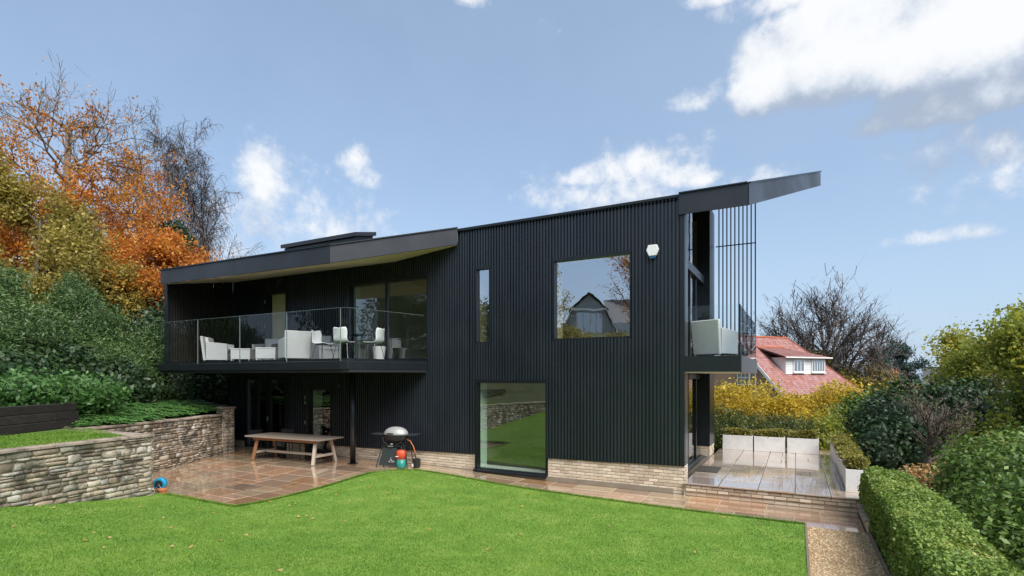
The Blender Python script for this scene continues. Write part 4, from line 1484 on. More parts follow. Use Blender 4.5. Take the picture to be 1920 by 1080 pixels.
def build_furniture():
    Z = 3.164
    armchair('white woven armchair at the left end of the balcony, seen from the side', (-17.05, 11.0, Z), R(128), 'woven armchairs')
    armchair('white woven armchair on the balcony with its broad back to the lawn', (-13.05, 10.72, Z), R(246), 'woven armchairs')
    armchair('white woven armchair partly hidden behind the dining chairs by the sliding door', (-13.15, 12.0, Z), R(70), 'woven armchairs')
    armchair('white woven armchair on the small balcony at the gable end', (-1.68, 13.30, 3.152), R(154), None)
    def stool(label, loc, rot):
        t = thing('footstool', label, 'stool', loc, rot, 'woven footstools')
        MB().box(-.29, -.29, .06, .29, .29, .36).build('body', 'rattan', t, bevel=.015)
        MB().box(-.30, -.30, .362, .30, .30, .40).build('top', 'cushion', t, bevel=.015)
        for x in (-.26, .26):
            for y in (-.26, .26):
                MB().box(x - .02, y - .02, 0, x + .02, y + .02, .058).build('leg', 'rattan', t)
    stool('low white woven footstool next to the leftmost balcony armchair', (-15.55, 10.85, Z), R(35))
    stool('low white woven footstool beside the armchair that shows its back', (-14.35, 10.85, Z), R(35))
    armchair('white woven armchair behind the two low footstools, against the wall', (-15.9, 12.0, Z), R(20), 'woven armchairs')
    dining_chair('white shell chair left of the round glass table', (-12.0, 10.85, Z), R(100), 'white shell chairs')
    dining_chair('white shell chair with its back to the glass railing', (-10.92, 10.62, Z), R(195), 'white shell chairs')
    dining_chair('white shell chair right of the round glass table by the railing corner', (-10.35, 11.15, Z), R(-80), 'white shell chairs')
    t = thing('round_table', 'round glass table among the white shell chairs', 'table', (-11.35, 11.50, Z))
    MB().lathe([(.54, .735), (.545, .741), (.54, .748)], 40).build('glass_top', 'table_glass', t)
    MB().lathe([(.035, .02), (.03, .70), (.20, .733)], 14).build('stem', 'steel', t)
    MB().lathe([(.26, 0), (.26, .012), (.05, .03)], 24).build('base', 'steel', t)
    t = thing('planter_pot', 'tapered white pot standing behind the right shell chair', 'pot', (-11.0, 12.08, Z))
    MB().lathe([(.15, 0), (.20, .42), (.185, .42), (.17, .36)], 24).build('pot', 'rattan', t)
    t = thing('side_table', 'small white side table beside the gable balcony armchair', 'table', (-1.42, 14.6, 3.152))
    MB().box(-.22, -.22, .36, .22, .22, .40).build('top', 'rattan', t, bevel=.01)
    for x in (-.18, .18):
        for y in (-.18, .18):
            MB().box(x - .02, y - .02, 0, x + .02, y + .02, .358).build('leg', 'rattan', t)

    # timber table on the patio
    base = paving_z(-13.7, 11.2)
    t = thing('timber_table', 'long weathered timber table with splayed legs on the wet patio', 'table', (-13.62, 11.18, base), R(4))
    L_, W_ = 3.05, 1.02
    n = 7
    for i in range(n):
        y = -W_ / 2 + i * W_ / n
        MB().box(-L_ / 2 + (.0 if i % 2 else .008), y + .003, .715, L_ / 2 - (.006 if i % 2 else 0), y + W_ / n - .003, .755).build('plank', 'table_wood', t, bevel=.004)
    MB().box(-L_ / 2 + .25, -W_ / 2 + .10, .63, L_ / 2 - .25, -W_ / 2 + .13, .713).box(-L_ / 2 + .25, W_ / 2 - .13, .63, L_ / 2 - .25, W_ / 2 - .10, .713).build('apron', 'table_wood_orange', t)
    for sx, m in ((-1, 'table_wood_orange'), (1, 'table_wood_pale')):
        x = sx * (L_ / 2 - .34)
        for sy in (-1, 1):
            MB().bar((x, sy * .30, .713), (x + sx * .05, sy * .46, 0), .09, .075).build('leg', m, t, bevel=.006)
        MB().bar((x + sx * .035, -.37, .24), (x + sx * .035, .37, .24), .045, .07).build('cross_rail', 'table_wood_pale', t)
    MB().bar((-L_ / 2 + .38, 0, .24), (L_ / 2 - .38, 0, .24), .045, .07).build('stretcher', 'table_wood_pale', t)
    # folded dark garden chair behind the table
    t = thing('metal_chair', 'dark metal garden chair standing behind the timber table', 'chair', (-14.75, 12.0, base + .005), R(200))
    MB().box(-.21, -.21, .44, .21, .21, .46).build('seat', 'black_plastic', t, bevel=.008)
    MB().box(-.21, .19, .50, .21, .215, .86).build('backrest', 'black_plastic', t, bevel=.008)
    for x in (-.19, .19):
        MB().bar((x, .20, .87), (x, .26, 0), .02).build('leg', 'steel', t)
        MB().bar((x, -.18, .44), (x, -.24, 0), .02).build('leg', 'steel', t)
    t = thing('metal_chair', 'dark metal garden chair at the left end of the timber table', 'chair', (-15.75, 11.55, base + .005), R(80))
    MB().box(-.21, -.21, .44, .21, .21, .46).build('seat', 'black_plastic', t, bevel=.008)
    MB().box(-.21, .19, .50, .21, .215, .80).build('backrest', 'black_plastic', t, bevel=.008)
    for x in (-.19, .19):
        MB().bar((x, .20, .81), (x, .26, 0), .02).build('leg', 'steel', t)
        MB().bar((x, -.18, .44), (x, -.24, 0), .02).build('leg', 'steel', t)

    # gas barbecue
    bz = paving_z(-10.15, 11.85)
    t = thing('barbecue', 'portable gas barbecue with silver domed lid on a dark stand', 'barbecue', (-10.12, 11.82, bz), R(14))
    prof = [(1.0, 0), (.99, .03), (.93, .085), (.80, .14), (.60, .185), (.35, .212), (.12, .222), (.01, .224)]
    lid = MB().lathe([(r * .37, z) for r, z in prof], 28, (0, 0, .925), 1.0, .66).build('lid', 'lid_silver', t, smooth=True)
    MB().box(-.17, -.268, .955, .04, -.235, .985).build('lid_handle', 'black_plastic', lid, bevel=.008)
    MB().lathe([(.16, .70), (.28, .74), (.35, .84), (.375, .915), (.375, .924)], 28, (0, 0, 0), 1.0, .66).build('cook_box', 'black_plastic', t, smooth=True)
    for s in (-1, 1):
        MB().prism([(s * .36, -.18, .915), (s * .70, -.16, .93), (s * .70, .16, .93), (s * .36, .18, .915)], (0, 0, .022)).build('side_shelf', 'grey_panel', t)
        MB().tube([(s * .33, -.2, .86), (s * .26, -.24, .72), (s * .12, -.25, .66)], .011, 6).build('frame_rail', 'black_plastic', t)
    MB().lathe([(.045, 0), (.045, .02), (.035, .03)], 14, (-.02, -.24, .66)).build('knob', 'bright_steel', t)
    MB().box(-.13, -.25, .60, .02, -.22, .625).build('tray_lip', 'bright_steel', t)
    pan = MB().add([(-.44, -.20, .06), (.14, -.24, .06), (.12, -.20, .56), (-.32, -.18, .56), (-.44, -.18, .06), (.14, -.22, .06), (.12, -.18, .56), (-.32, -.16, .56)],
                   [(3, 2, 1, 0), (4, 5, 6, 7), (0, 1, 5, 4), (1, 2, 6, 5), (2, 3, 7, 6), (3, 0, 4, 7)]).build('front_panel', 'grey_panel', t)
    em = MB()
    for p, q in (((-.10, .17), (-.04, .245)), ((-.04, .245), (.02, .17)), ((-.10, .165), (.055, .165)), ((-.10, .19), (-.13, .17)), ((.02, .20), (.06, .20)), ((-.06, .205), (-.02, .205)), ((.065, .165), (.065, .20)), ((-.04, .25), (-.04, .30))):
        em.bar((p[0], -.243 + .012 * 0, p[1]), (q[0], -.243, q[1]), .004, .010, up=(0, 1, 0))
    em.build('emblem', 'white_plastic', pan)
    for s in (-1, 1):
        MB().tube([(s * .30, -.16, .70), (s * .40, -.19, .40), (s * .48 - .03, -.22, .005)], .014, 6).build('leg', 'black_plastic', t)
        MB().tube([(s * .30, .14, .70), (s * .40, .17, .40), (s * .48 - .03, .2, .005)], .014, 6).build('leg', 'black_plastic', t)
    MB().box(-.36, -.15, .60, .36, .15, .625).build('under_tray', 'black_plastic', t)
    c = thing('gas_bottle', 'green gas bottle with red upper half under the barbecue', 'gas bottle', (-9.84, 11.72, bz + .004))
    MB().lathe([(.10, 0), (.135, .02), (.14, .05), (.14, .25)], 22).build('body', 'gas_green', c, smooth=True)
    MB().lathe([(.141, .252), (.141, .445), (.128, .48), (.08, .50), (.05, .51)], 22).build('shoulder', 'gas_red', c, smooth=True)
    MB().lathe([(.03, .512), (.03, .56), (.015, .58)], 12).build('valve', 'black_plastic', c)
    MB().lathe([(.045, 0), (.05, .006), (.045, .012)], 12, (-.03, -.155, .33)).build('label_disc', 'white_plastic', c)
    h = thing('gas_hose', 'orange gas hose looping down from the barbecue to the wall', 'hose', (-9.62, 11.95, bz))
    MB().tube([(-.14, -.10, .80), (-.03, -.08, .76), (.05, -.05, .62), (.10, -.02, .46), (.09, 0, .36), (.0, -.02, .33)], .014, 8).build('hose', 'hose_orange', h, smooth=True)
    b = thing('gas_regulator_box', 'small black box with white panel beside the gas bottle', 'box', (-9.50, 11.95, bz + .003))
    MB().box(-.07, -.10, 0, .09, .10, .26).build('body', 'black_plastic', b, bevel=.03)
    MB().box(-.075, -.105, .03, -.02, -.101, .12).build('panel', 'white_plastic', b)
    MB().tube([(0, 0, .26), (.0, -.06, .38), (-.06, -.1, .40)], .015, 6).build('neck', 'black_plastic', b)

    # hose reel at the end of the near wall
    r = thing('hose_reel', 'small hose reel with bright blue hose by the end of the stone wall', 'hose reel', (-13.02, 6.98, .004), R(35))
    r.scale = (.66, .66, .66)
    MB().lathe([(.0001, -.09), (.17, -.09), (.205, -.07), (.205, .07), (.17, .09), (.0001, .09)], 26).build('coil', 'hose_blue', r, smooth=True)
    o = r.children[0]
    o.rotation_euler = (R(90), 0, 0)
    o.location = (0, 0, .30)
    for s in (-1, 1):
        MB().lathe([(.06, -.005), (.13, .0), (.06, .005)], 18).build('hub', 'grey_panel', r, loc=(0, s * .10, .30)).rotation_euler = (R(90), 0, 0)
        MB().tube([(-.16, s * .12, 0), (0, s * .115, .30), (.16, s * .12, 0)], .013, 6).build('frame', 'bright_steel', r)
    MB().tube([(.16, -.12, .012), (.16, .12, .012)], .012, 6).build('foot_bar', 'bright_steel', r)
    p = thing('clay_pot', 'small terracotta pot in front of the blue hose reel', 'pot', (-12.72, 6.86, .004))
    MB().lathe([(.07, 0), (.10, .10), (.11, .10), (.11, .13), (.095, .13), (.085, .09)], 18).build('pot', 'terracotta', p)
    MB().lathe([(.084, .085), (.03, .10)], 12).build('compost', 'soil', p)

    # door mat
    tag(MB().box(-2.28, 13.95, .302, -1.72, 14.80, .32).build('door_mat', 'doormat', bevel=.004), 'dark coir door mat in front of the gable end door', 'mat')

    # white planters
    def planter(label, u0, u1, v0, v1, group):
        t = thing('planter', label, 'planter', ((u0 + u1) / 2, (v0 + v1) / 2, .302), 0, group)
        a, b, h, w = (u1 - u0) / 2, (v1 - v0) / 2, .47, .03
        for nm, bx in (('front_board', (-a, -b, 0, a, -b + w, h)), ('back_board', (-a, b - w, 0, a, b, h)), ('side_board', (-a, -b + w, 0, -a + w, b - w, h)), ('side_board', (a - w, -b + w, 0, a, b - w, h))):
            MB().box(*bx).build(nm, 'planter_white', t, bevel=.004)
        MB().box(-a + w, -b + w, .02, a - w, b - w, h - .06).build('compost', 'soil', t)
        return t
    for i, (a, b, s) in enumerate(((-2.13, -1.23, 'left'), (-1.19, -.31, 'middle'), (-.25, .61, 'right'))):
        planter('%s one of the three pale planters at the back of the terrace' % s, a, b, 18.60, 19.05, 'planters along the back of the terrace')
    vs = [12.90, 14.28, 15.70, 17.12, 18.54]
    for (a, b), s in zip(zip(vs[:-1], vs[1:]), ('nearest', 'second nearest', 'third nearest', 'farthest')):
        planter('%s of the white planters lined up along the right side of the terrace' % s, .90, 1.32, a + .02, b - .02, 'planters along the right side of the terrace')
    tag(MB().tube([(.885, 12.95, .34), (.88, 13.3, .40), (.88, 13.9, .43), (.88, 14.6, .40), (.88, 15.4, .47), (.88, 16.2, .42)], .008, 6).build('irrigation_pipe', 'black_plastic', smooth=True),
        'thin black watering pipe along the side planters', 'pipe')


build_furniture()

# ------------------------------------------------------------------ vegetation
def wave(rng, k=6, f=1.6):
    W = rng.normal(0, f, (k, 3))
    ph = rng.uniform(0, 6.28, k)
    return lambda d: np.sin(d @ W.T + ph).mean(1)


def leaves(C, rng, size, asp=.55, up=.0, nrm=None):
    """one rhomb per centre"""
    n = len(C)
    a = rng.normal(0, 1, (n, 3))
    if nrm is not None:
        # leaf plane roughly facing outwards
        b = rng.normal(0, 1, (n, 3)) * .8 + nrm * 1.2
        b /= np.linalg.norm(b, axis=1)[:, None]
        a = np.cross(a, b)
    a[:, 2] += up
    a /= np.linalg.norm(a, axis=1)[:, None] + 1e-9
    c = np.cross(a, rng.normal(0, 1, (n, 3)) if nrm is None else b)
    c /= np.linalg.norm(c, axis=1)[:, None] + 1e-9
    s = (size * rng.uniform(.6, 1.35, n))[:, None]
    v = np.stack([C - a * s, C + c * s * asp, C + a * s, C - c * s * asp], 1).reshape(-1, 3)
    return v, np.arange(4 * n).reshape(-1, 4)


def foliage_obj(name, parts, m, parent=None, loc=(0, 0, 0)):
    V, F, o = [], [], 0
    for v, f in parts:
        V.append(v)
        F.append(f + o)
        o += len(v)
    V = np.concatenate(V) - np.array(loc)
    return link(name, np_mesh(name, V, np.concatenate(F)), m, parent)


def blob(rng, blobs, n, size, clump=.22, per=28, asp=.55, depth=.35, noise=.22, up=0.0, zmin=None, orient=True, freq=2.0):
    """leaf clumps over the surface of a union of ellipsoids [(cx,cy,cz,rx,ry,rz)]"""
    n = int(n * .64)
    size *= 1.2
    B = np.array(blobs, float)
    A = (B[:, 3] * B[:, 4] + B[:, 4] * B[:, 5] + B[:, 3] * B[:, 5])
    A = A / A.sum()
    out, nr = [], []
    wv = [wave(rng, 7, freq) for _ in B]
    got = 0
    while got < n:
        k = rng.choice(len(B), 400, p=A)
        d = rng.normal(0, 1, (400, 3))
        d /= np.linalg.norm(d, axis=1)[:, None]
        rr = np.array([1 + noise * 2.2 * wv[kk](dd[None])[0] for kk, dd in zip(k, d)])
        rr *= 1 - depth * rng.random(400) ** 2.2
        c = B[k, :3] + d * B[k, 3:] * rr[:, None]
        # drop clumps that lie well inside another blob
        keep = np.ones(400, bool)
        for j in range(len(B)):
            q = (((c - B[j, :3]) / B[j, 3:]) ** 2).sum(1)
            keep &= (q > .55) | (k == j)
        if zmin is not None:
            keep &= c[:, 2] > zmin
        c, d = c[keep], d[keep]
        m = len(c) * per
        p = np.repeat(c, per, 0) + rng.normal(0, 1, (m, 3)) * clump * np.array([1, 1, .75])
        out.append(p)
        nr.append(np.repeat(d, per, 0))
        got += m
    P, N = np.concatenate(out)[:n], np.concatenate(nr)[:n]
    if zmin is not None:
        s = P[:, 2] > zmin - .05
        P, N = P[s], N[s]
    return leaves(P, rng, size, asp, up, N if orient else None)


def core(rng, blobs, k=.72, seg=14):
    """dense inside of a shrub: lumpy closed shells in the leaf material"""
    V, F, o = [], [], 0
    for (cx, cy, cz, rx, ry, rz) in blobs:
        w = wave(rng, 6, 2.0)
        vv = []
        for i in range(seg // 2 + 1):
            th = math.pi * i / (seg // 2)
            for j in range(seg):
                ph = 2 * math.pi * j / seg
                vv.append((math.sin(th) * math.cos(ph), math.sin(th) * math.sin(ph), math.cos(th)))
        d = np.array(vv)
        r = k * (1 + .3 * w(d))
        V.append(np.array([cx, cy, cz]) + d * np.array([rx, ry, rz]) * r[:, None])
        for i in range(seg // 2):
            for j in range(seg):
                F.append((o + i * seg + j, o + i * seg + (j + 1) % seg, o + (i + 1) * seg + (j + 1) % seg, o + (i + 1) * seg + j))
        o += len(d)
    return np.concatenate(V), np.array(F)


class Tree:
    def __init__(self, seed):
        self.r = random.Random(seed)
        self.segs = []      # level, p0, p1, r0, r1
        self.tips = []

    def grow(self, p, d, length, rad, lv, P):
        r = self.r
        n = P['n'][lv]
        st = length / n
        last = lv == len(P['n']) - 1
        end = P['end'][lv] if 'end' in P else .35
        for i in range(n):
            t = (i + 1) / n
            w = P['wander'][lv]
            tr = P['trop'][lv]
            d = Vector((d.x + r.gauss(0, w), d.y + r.gauss(0, w), d.z + r.gauss(0, w) * .7 + tr)).normalized()
            q = p + d * st
            r0 = rad * (1 - (1 - end) * i / n)
            r1 = rad * (1 - (1 - end) * t)
            self.segs.append((lv, p.copy(), q.copy(), r0, r1))
            if not last and t > P['start'][lv]:
                k = P['kids'][lv] / max(1, n * (1 - P['start'][lv]))
                m = int(k) + (r.random() < k - int(k))
                for _ in range(m):
                    a = R(r.gauss(P['ang'][lv], 9))
                    s = d.cross(Vector((r.gauss(0, 1), r.gauss(0, 1), r.gauss(0, 1)))).normalized()
                    cd = (d * math.cos(a) + s * math.sin(a)).normalized()
                    self.grow(p.lerp(q, r.random()), cd, length * P['ratio'][lv] * r.uniform(.7, 1.15) * (1 - P.get('fall', .35) * t), r1 * P.get('rr', .62), lv + 1, P)
            p = q
            if lv >= P.get('leaf_from', len(P['n']) - 1):
                self.tips.append(q.copy())

    def dome(self, base, top, cen, rad, counts, r0, droop=0.0, low=-.25, spread=.42):
        """crown of a given outline: limbs fan out from the trunk, each level reaches for the ellipsoid (cen, rad)"""
        r = self.r
        base, top, cen, rad = Vector(base), Vector(top), Vector(cen), Vector(rad)
        n = 7
        p = base
        trunk = []
        for i in range(n):
            q = base.lerp(top, (i + 1) / n) + Vector((r.gauss(0, .06), r.gauss(0, .06), 0)) * (r0 / .3)
            self.segs.append((0, p.copy(), q.copy(), r0 * (1 - .55 * i / n), r0 * (1 - .55 * (i + 1) / n)))
            trunk.append(q)
            p = q

        def curve(a, b, lift, k):
            c = a.lerp(b, .45) + lift
            out = []
            for i in range(1, k + 1):
                t = i / k
                w = (b - a).length * .022
                out.append(a * (1 - t) ** 2 + c * (2 * t * (1 - t)) + b * t * t + Vector((r.gauss(0, w), r.gauss(0, w), r.gauss(0, w))))
            return out

        def run(lv, a, pts, ra, rb):
            for i, b in enumerate(pts):
                self.segs.append((lv, a.copy(), b.copy(), ra + (rb - ra) * i / len(pts), ra + (rb - ra) * (i + 1) / len(pts)))
                a = b

        def unit(d, s):
            return Vector((d.x + r.gauss(0, s), d.y + r.gauss(0, s), d.z + r.gauss(0, s * .8))).normalized()
        n1, n2, n3, n4 = counts
        for i in range(n1):
            z = low + (1 - low) * (i + .5) / n1
            a = i * 2.39996 + r.gauss(0, .25)
            h = math.sqrt(max(0, 1 - z * z))
            d = Vector((h * math.cos(a), h * math.sin(a), z))
            d = unit(d, .12)
            f = r.uniform(.62, .85)
            tgt = Vector((cen.x + d.x * rad.x * f, cen.y + d.y * rad.y * f, cen.z + d.z * rad.z * f))
            s = trunk[min(n - 1, max(1, int(n * (.35 + .5 * (z - low) / (1 - low) + r.uniform(-.1, .15)))))]
            L1 = (tgt - s).length
            c1 = curve(s, tgt, Vector((0, 0, L1 * .14)), 8)
            rl = r0 * .34 * (.6 + .4 * L1 / max(rad))
            run(1, s, c1, rl, rl * .35)
            for j in range(n2):
                t = r.uniform(.22, 1)
                k = min(7, int(t * 8))
                a0 = c1[k]
                d2 = unit(d, spread)
                f = r.uniform(.78, 1.05)
                tg = Vector((cen.x + d2.x * rad.x * f, cen.y + d2.y * rad.y * f, cen.z + d2.z * rad.z * f))
                if (tg - a0).length > L1 * .75:
                    tg = a0 + (tg - a0).normalized() * L1 * r.uniform(.45, .75)
                L2 = (tg - a0).length
                c2 = curve(a0, tg, Vector((0, 0, L2 * .12)), 6)
                r2 = rl * .42 * (1 - .4 * t)
                run(2, a0, c2, r2, r2 * .35)
                for m in range(n3):
                    t3 = r.uniform(.15, 1)
                    b0 = c2[min(5, int(t3 * 6))]
                    d3 = unit((tg - a0).normalized() + Vector((0, 0, .15 - droop)), .55)
                    L3 = L2 * r.uniform(.25, .5)
                    c3 = curve(b0, b0 + d3 * L3, Vector((0, 0, L3 * .06)), 4)
                    run(3, b0, c3, r2 * .4, r2 * .2)
                    self.tips += c3
                    for w in range(n4):
                        e0 = c3[r.randrange(4)]
                        d4 = unit(d3 + Vector((0, 0, -droop)), .6)
                        L4 = L3 * r.uniform(.3, .6)
                        c4 = curve(e0, e0 + d4 * L4, Vector((0, 0, 0)), 2)
                        run(4, e0, c4, r2 * .2, r2 * .12)
                        self.tips += c4

    def mesh(self, levels, sides=(8, 6, 4, 2, 2, 2), minr=.004):
        by = {}
        for s in self.segs:
            if s[0] in levels:
                by.setdefault(sides[s[0]], []).append(s)
        parts = []
        for k, L in by.items():
            p0 = np.array([s[1][:] for s in L])
            p1 = np.array([s[2][:] for s in L])
            r0 = np.maximum(np.array([s[3] for s in L]), minr)
            r1 = np.maximum(np.array([s[4] for s in L]), minr)
            d = p1 - p0
            d /= np.linalg.norm(d, axis=1)[:, None] + 1e-9
            ref = np.where(np.abs(d[:, 2:3]) > .9, np.array([[1., 0, 0]]), np.array([[0, 0, 1.]]))
            s = np.cross(d, ref)
            s /= np.linalg.norm(s, axis=1)[:, None]
            t = np.cross(s, d)
            a = 2 * np.pi * np.arange(k) / k
            ring = s[:, None, :] * np.cos(a)[None, :, None] + t[:, None, :] * np.sin(a)[None, :, None]
            v = np.concatenate([p0[:, None] + ring * r0[:, None, None], p1[:, None] + ring * r1[:, None, None]], 1).reshape(-1, 3)
            f = np.array([(i, (i + 1) % k, k + (i + 1) % k, k + i) for i in range(k if k > 2 else 1)])
            f = (f[None] + (np.arange(len(L)) * 2 * k)[:, None, None]).reshape(-1, 4)
            parts.append((v, f))
        return parts


def plant(name, label, cat, loc, group=None):
    return thing(name, label, cat, loc, 0, group)


def shrub(name, label, cat, blobs, n, size, m, seed, group=None, stems=5, core_k=.72, **k):
    rng = np.random.default_rng(seed)
    b = np.array(blobs)
    loc = (float(b[0, 0]), float(b[0, 1]), float((b[:, 2] - b[:, 5]).min()))
    t = plant(name, label, cat, loc, group)
    foliage_obj('crown', [blob(rng, blobs, n, size, **k), core(rng, blobs, core_k)] if core_k else [blob(rng, blobs, n, size, **k)], m, t, loc)
    r = random.Random(seed)
    mb = MB()
    for i in range(stems):
        x, y = r.uniform(-.25, .25), r.uniform(-.25, .25)
        q = blobs[i % len(blobs)]
        mb.tube([(x, y, -.25), (x * 1.5, y * 1.5, .3), ((q[0] - loc[0]) * .7 + x, (q[1] - loc[1]) * .7 + y, (q[2] - loc[2]))], .05, 5, .02)
    mb.build('trunk', 'bark', t)
    return t


def leafy_tree(name, label, loc, P, seed, h, rad, leafm, n_leaf, size, clump, group=None, bark='bark', d0=(0, 0, 1), twig='twig', keep=None, trunk_levels=(0, 1), minr=.006, extra=None):
    T = Tree(seed)
    if 'cen' in P:
        T.dome(loc, **P)
        P = dict(n=[0] * 5)
    else:
        T.grow(Vector(loc), Vector(d0), h, rad, 0, P)
    t = plant(name, label, 'tree', loc, group)
    nl = len(P['n'])
    foliage_obj('trunk', T.mesh(trunk_levels), bark, t, loc)
    foliage_obj('branches', T.mesh(range(max(trunk_levels) + 1, nl), minr=minr), twig, t, loc)
    if n_leaf:
        n_leaf, size = int(n_leaf * .78), size * 1.1
        rng = np.random.default_rng(seed)
        tips = np.array([p[:] for p in T.tips])
        if keep is not None:
            tips = tips[keep(tips, rng)]
        idx = rng.integers(0, len(tips), n_leaf)
        C = tips[idx] + rng.normal(0, clump, (n_leaf, 3))
        parts = [leaves(C, rng, size, .62)]
        if extra:
            parts += extra(rng)
        foliage_obj('crown', parts, leafm, t, loc)
    return t, T


def build_left_plants():
    # orange beech, tall and thinning towards the top
    P = dict(n=[9, 8, 6, 5, 4], start=[.22, .2, .15, .1, 0], kids=[13, 7, 6, 4, 0], ang=[52, 42, 40, 38, 30], ratio=[.52, .46, .45, .45, .4],
             wander=[.05, .10, .14, .18, .2], trop=[.03, .06, .04, .02, .0], end=[.25, .25, .3, .4, .5], leaf_from=3)
    def thin(tips, rng):
        return rng.random(len(tips)) < np.clip(1.1 - (tips[:, 2] - 8.5) / 5.5, .06, 1)
    leafy_tree('beech_tree', 'tall beech tree with orange autumn leaves and bare top', (-30.8, 12.3, 1.9), dict(top=(-31.0, 12.4, 14.6), cen=(-30.6, 12.6, 10.2), rad=(4.5, 4.5, 7.6), counts=(26, 9, 8, 3), r0=.28, low=-.75), 4, 0, 0, 'leaf_orange', 60000, .058, .16, 'trees behind the left bank', bark='bark_pale', keep=thin)
    P2 = dict(P, kids=[14, 7, 6, 4, 0], ratio=[.50, .46, .45, .45, .4])
    leafy_tree('beech_tree', 'lower beech tree glowing orange beside the roof corner', (-26.9, 14.0, 1.6), dict(top=(-26.7, 14.1, 8.2), cen=(-26.6, 14.0, 6.3), rad=(3.0, 3.0, 3.5), counts=(22, 8, 8, 3), r0=.18, low=-.7), 9, 0, 0, 'leaf_orange', 44000, .062, .20, 'trees behind the left bank', bark='bark_pale')
    leafy_tree('beech_tree', 'half bare beech tree at the left edge of the picture', (-33.5, 9.2, 1.9), dict(top=(-33.9, 9.0, 13.4), cen=(-34.2, 8.8, 10.0), rad=(4.0, 4.0, 6.2), counts=(22, 9, 8, 3), r0=.26, low=-.6), 14, 0, 0, 'leaf_orange', 20000, .06, .20, 'trees behind the left bank', bark='bark', keep=thin)
    # olive yellow tree in front of it
    P3 = dict(n=[7, 7, 6, 4], start=[.18, .15, .1, 0], kids=[15, 9, 8, 0], ang=[50, 42, 40, 35], ratio=[.55, .5, .45, .4], wander=[.06, .12, .16, .2], trop=[.03, .05, .02, .0], end=[.25, .3, .4, .5], leaf_from=2)
    leafy_tree('field_maple', 'olive yellow leaved tree above the conifers at the left edge', (-27.0, 9.4, 1.8), P3, 7, 7.4, .18, 'leaf_olive', 50000, .060, .22, 'trees behind the left bank')
    leafy_tree('field_maple', 'olive yellow leaved tree between the conifer and the orange beeches', (-25.6, 10.2, 1.8), P3, 8, 5.2, .15, 'leaf_olive', 34000, .056, .22, 'trees behind the left bank')
    # bare weeping birches
    PB = dict(n=[12, 9, 7, 6], start=[.22, .2, .1, 0], kids=[29, 12, 13, 0], ang=[40, 38, 42, 30], ratio=[.44, .5, .72, .5], wander=[.03, .06, .08, .06],
              trop=[.04, .07, -.02, -.26], end=[.15, .25, .4, .6], fall=.45, rr=.5)
    leafy_tree('birch_tree', 'tall bare birch with fine drooping twigs behind the orange beech', (-35.0, 19.0, 1.5), PB, 5, 14.8, .19, None, 0, 0, 0, 'trees behind the left bank', bark='bark_pale', minr=.010, twig='twig_grey', d0=(.07, .04, 1))
    leafy_tree('birch_tree', 'bare birch with spreading drooping twigs just above the roof edge', (-33.8, 20.6, 1.5), PB, 11, 13.6, .17, None, 0, 0, 0, 'trees behind the left bank', bark='bark', minr=.010, d0=(.06, .03, 1), twig='twig_grey')
    shrub('ivy_clad_tree', 'dark ivy covered trunk in front of the bare birches', 'tree', [(-28.8, 16.2, 4.2, .9, .9, 3.4), (-28.6, 16.4, 7.6, .8, .8, 2.4), (-28.3, 16.0, 9.6, .55, .55, 1.4)], 14000, .085, 'leaf_dark', 33, 'trees behind the left bank', clump=.25)
    # blue green yews in front of the hedge
    kw = dict(clump=.16, per=26, asp=.28, depth=.5, noise=.30, up=.15, orient=False, freq=3.0)
    def yew(label, blobs, n, seed):
        shrub('yew_tree', label, 'tree', blobs, int(n * 1.35), .050, 'leaf_conifer', seed, 'blue green yews on the bank', core_k=.62, **kw)
    yew('broad blue green yew with a pointed top at the left of the bank', [(-21.6, 8.8, 2.9, 1.5, 1.5, 1.6), (-21.9, 9.1, 4.2, 1.3, 1.3, 1.3), (-22.0, 9.0, 5.3, .7, .7, .9), (-20.7, 9.0, 3.3, 1.1, 1.0, .9)], 52000, 41)
    yew('blue green yew cut by the left edge of the picture', [(-19.9, 5.6, 3.0, 1.3, 1.4, 1.5), (-20.6, 6.6, 4.0, 1.3, 1.3, 1.3), (-20.2, 6.3, 2.8, 1.4, 1.3, 1.2), (-21.4, 6.6, 5.2, .9, .9, .9)], 52000, 42)
    yew('low blue green yew in front of the dark hedge', [(-20.3, 9.9, 2.6, 1.2, 1.2, 1.1), (-20.9, 10.6, 3.3, 1.1, 1.1, 1.1), (-19.7, 8.6, 2.5, 1.0, 1.0, .9)], 36000, 43)
    # dark evergreen hedge behind, up to the house corner
    kw = dict(clump=.20, per=26, depth=.35, noise=.2)
    def holly(label, blobs, n, seed):
        shrub('holly_bush', label, 'bush', blobs, n, .065, 'leaf_dark', seed, 'dark evergreen bushes along the boundary', **kw)
    holly('dark evergreen bush against the left end of the house', [(-20.9, 14.4, 2.4, 1.3, 1.3, 2.1), (-20.6, 13.2, 2.0, 1.0, 1.0, 1.6), (-21.5, 15.4, 2.9, 1.3, 1.2, 2.0)], 30000, 51)
    holly('dark evergreen bush with yellowish top behind the fern bed', [(-21.4, 12.4, 2.7, 1.3, 1.2, 2.1), (-21.7, 11.6, 3.1, 1.3, 1.2, 1.9), (-20.7, 11.7, 2.1, 1.1, 1.1, 1.3)], 32000, 52)
    holly('dark evergreen bush behind the timber sleepers', [(-19.6, 7.6, 2.3, 1.0, 1.1, 1.1), (-18.8, 6.4, 2.4, .9, 1.0, .8), (-18.3, 5.2, 2.4, .9, 1.0, .8), (-19.3, 8.9, 2.2, .9, 1.0, 1.0)], 28000, 53)
    holly('tall dark evergreen bush between the yews and the orange beech', [(-24.6, 13.8, 3.4, 1.5, 1.4, 3.0), (-24.0, 14.8, 3.8, 1.4, 1.4, 3.0), (-25.4, 12.6, 3.4, 1.5, 1.4, 2.8)], 34000, 54)
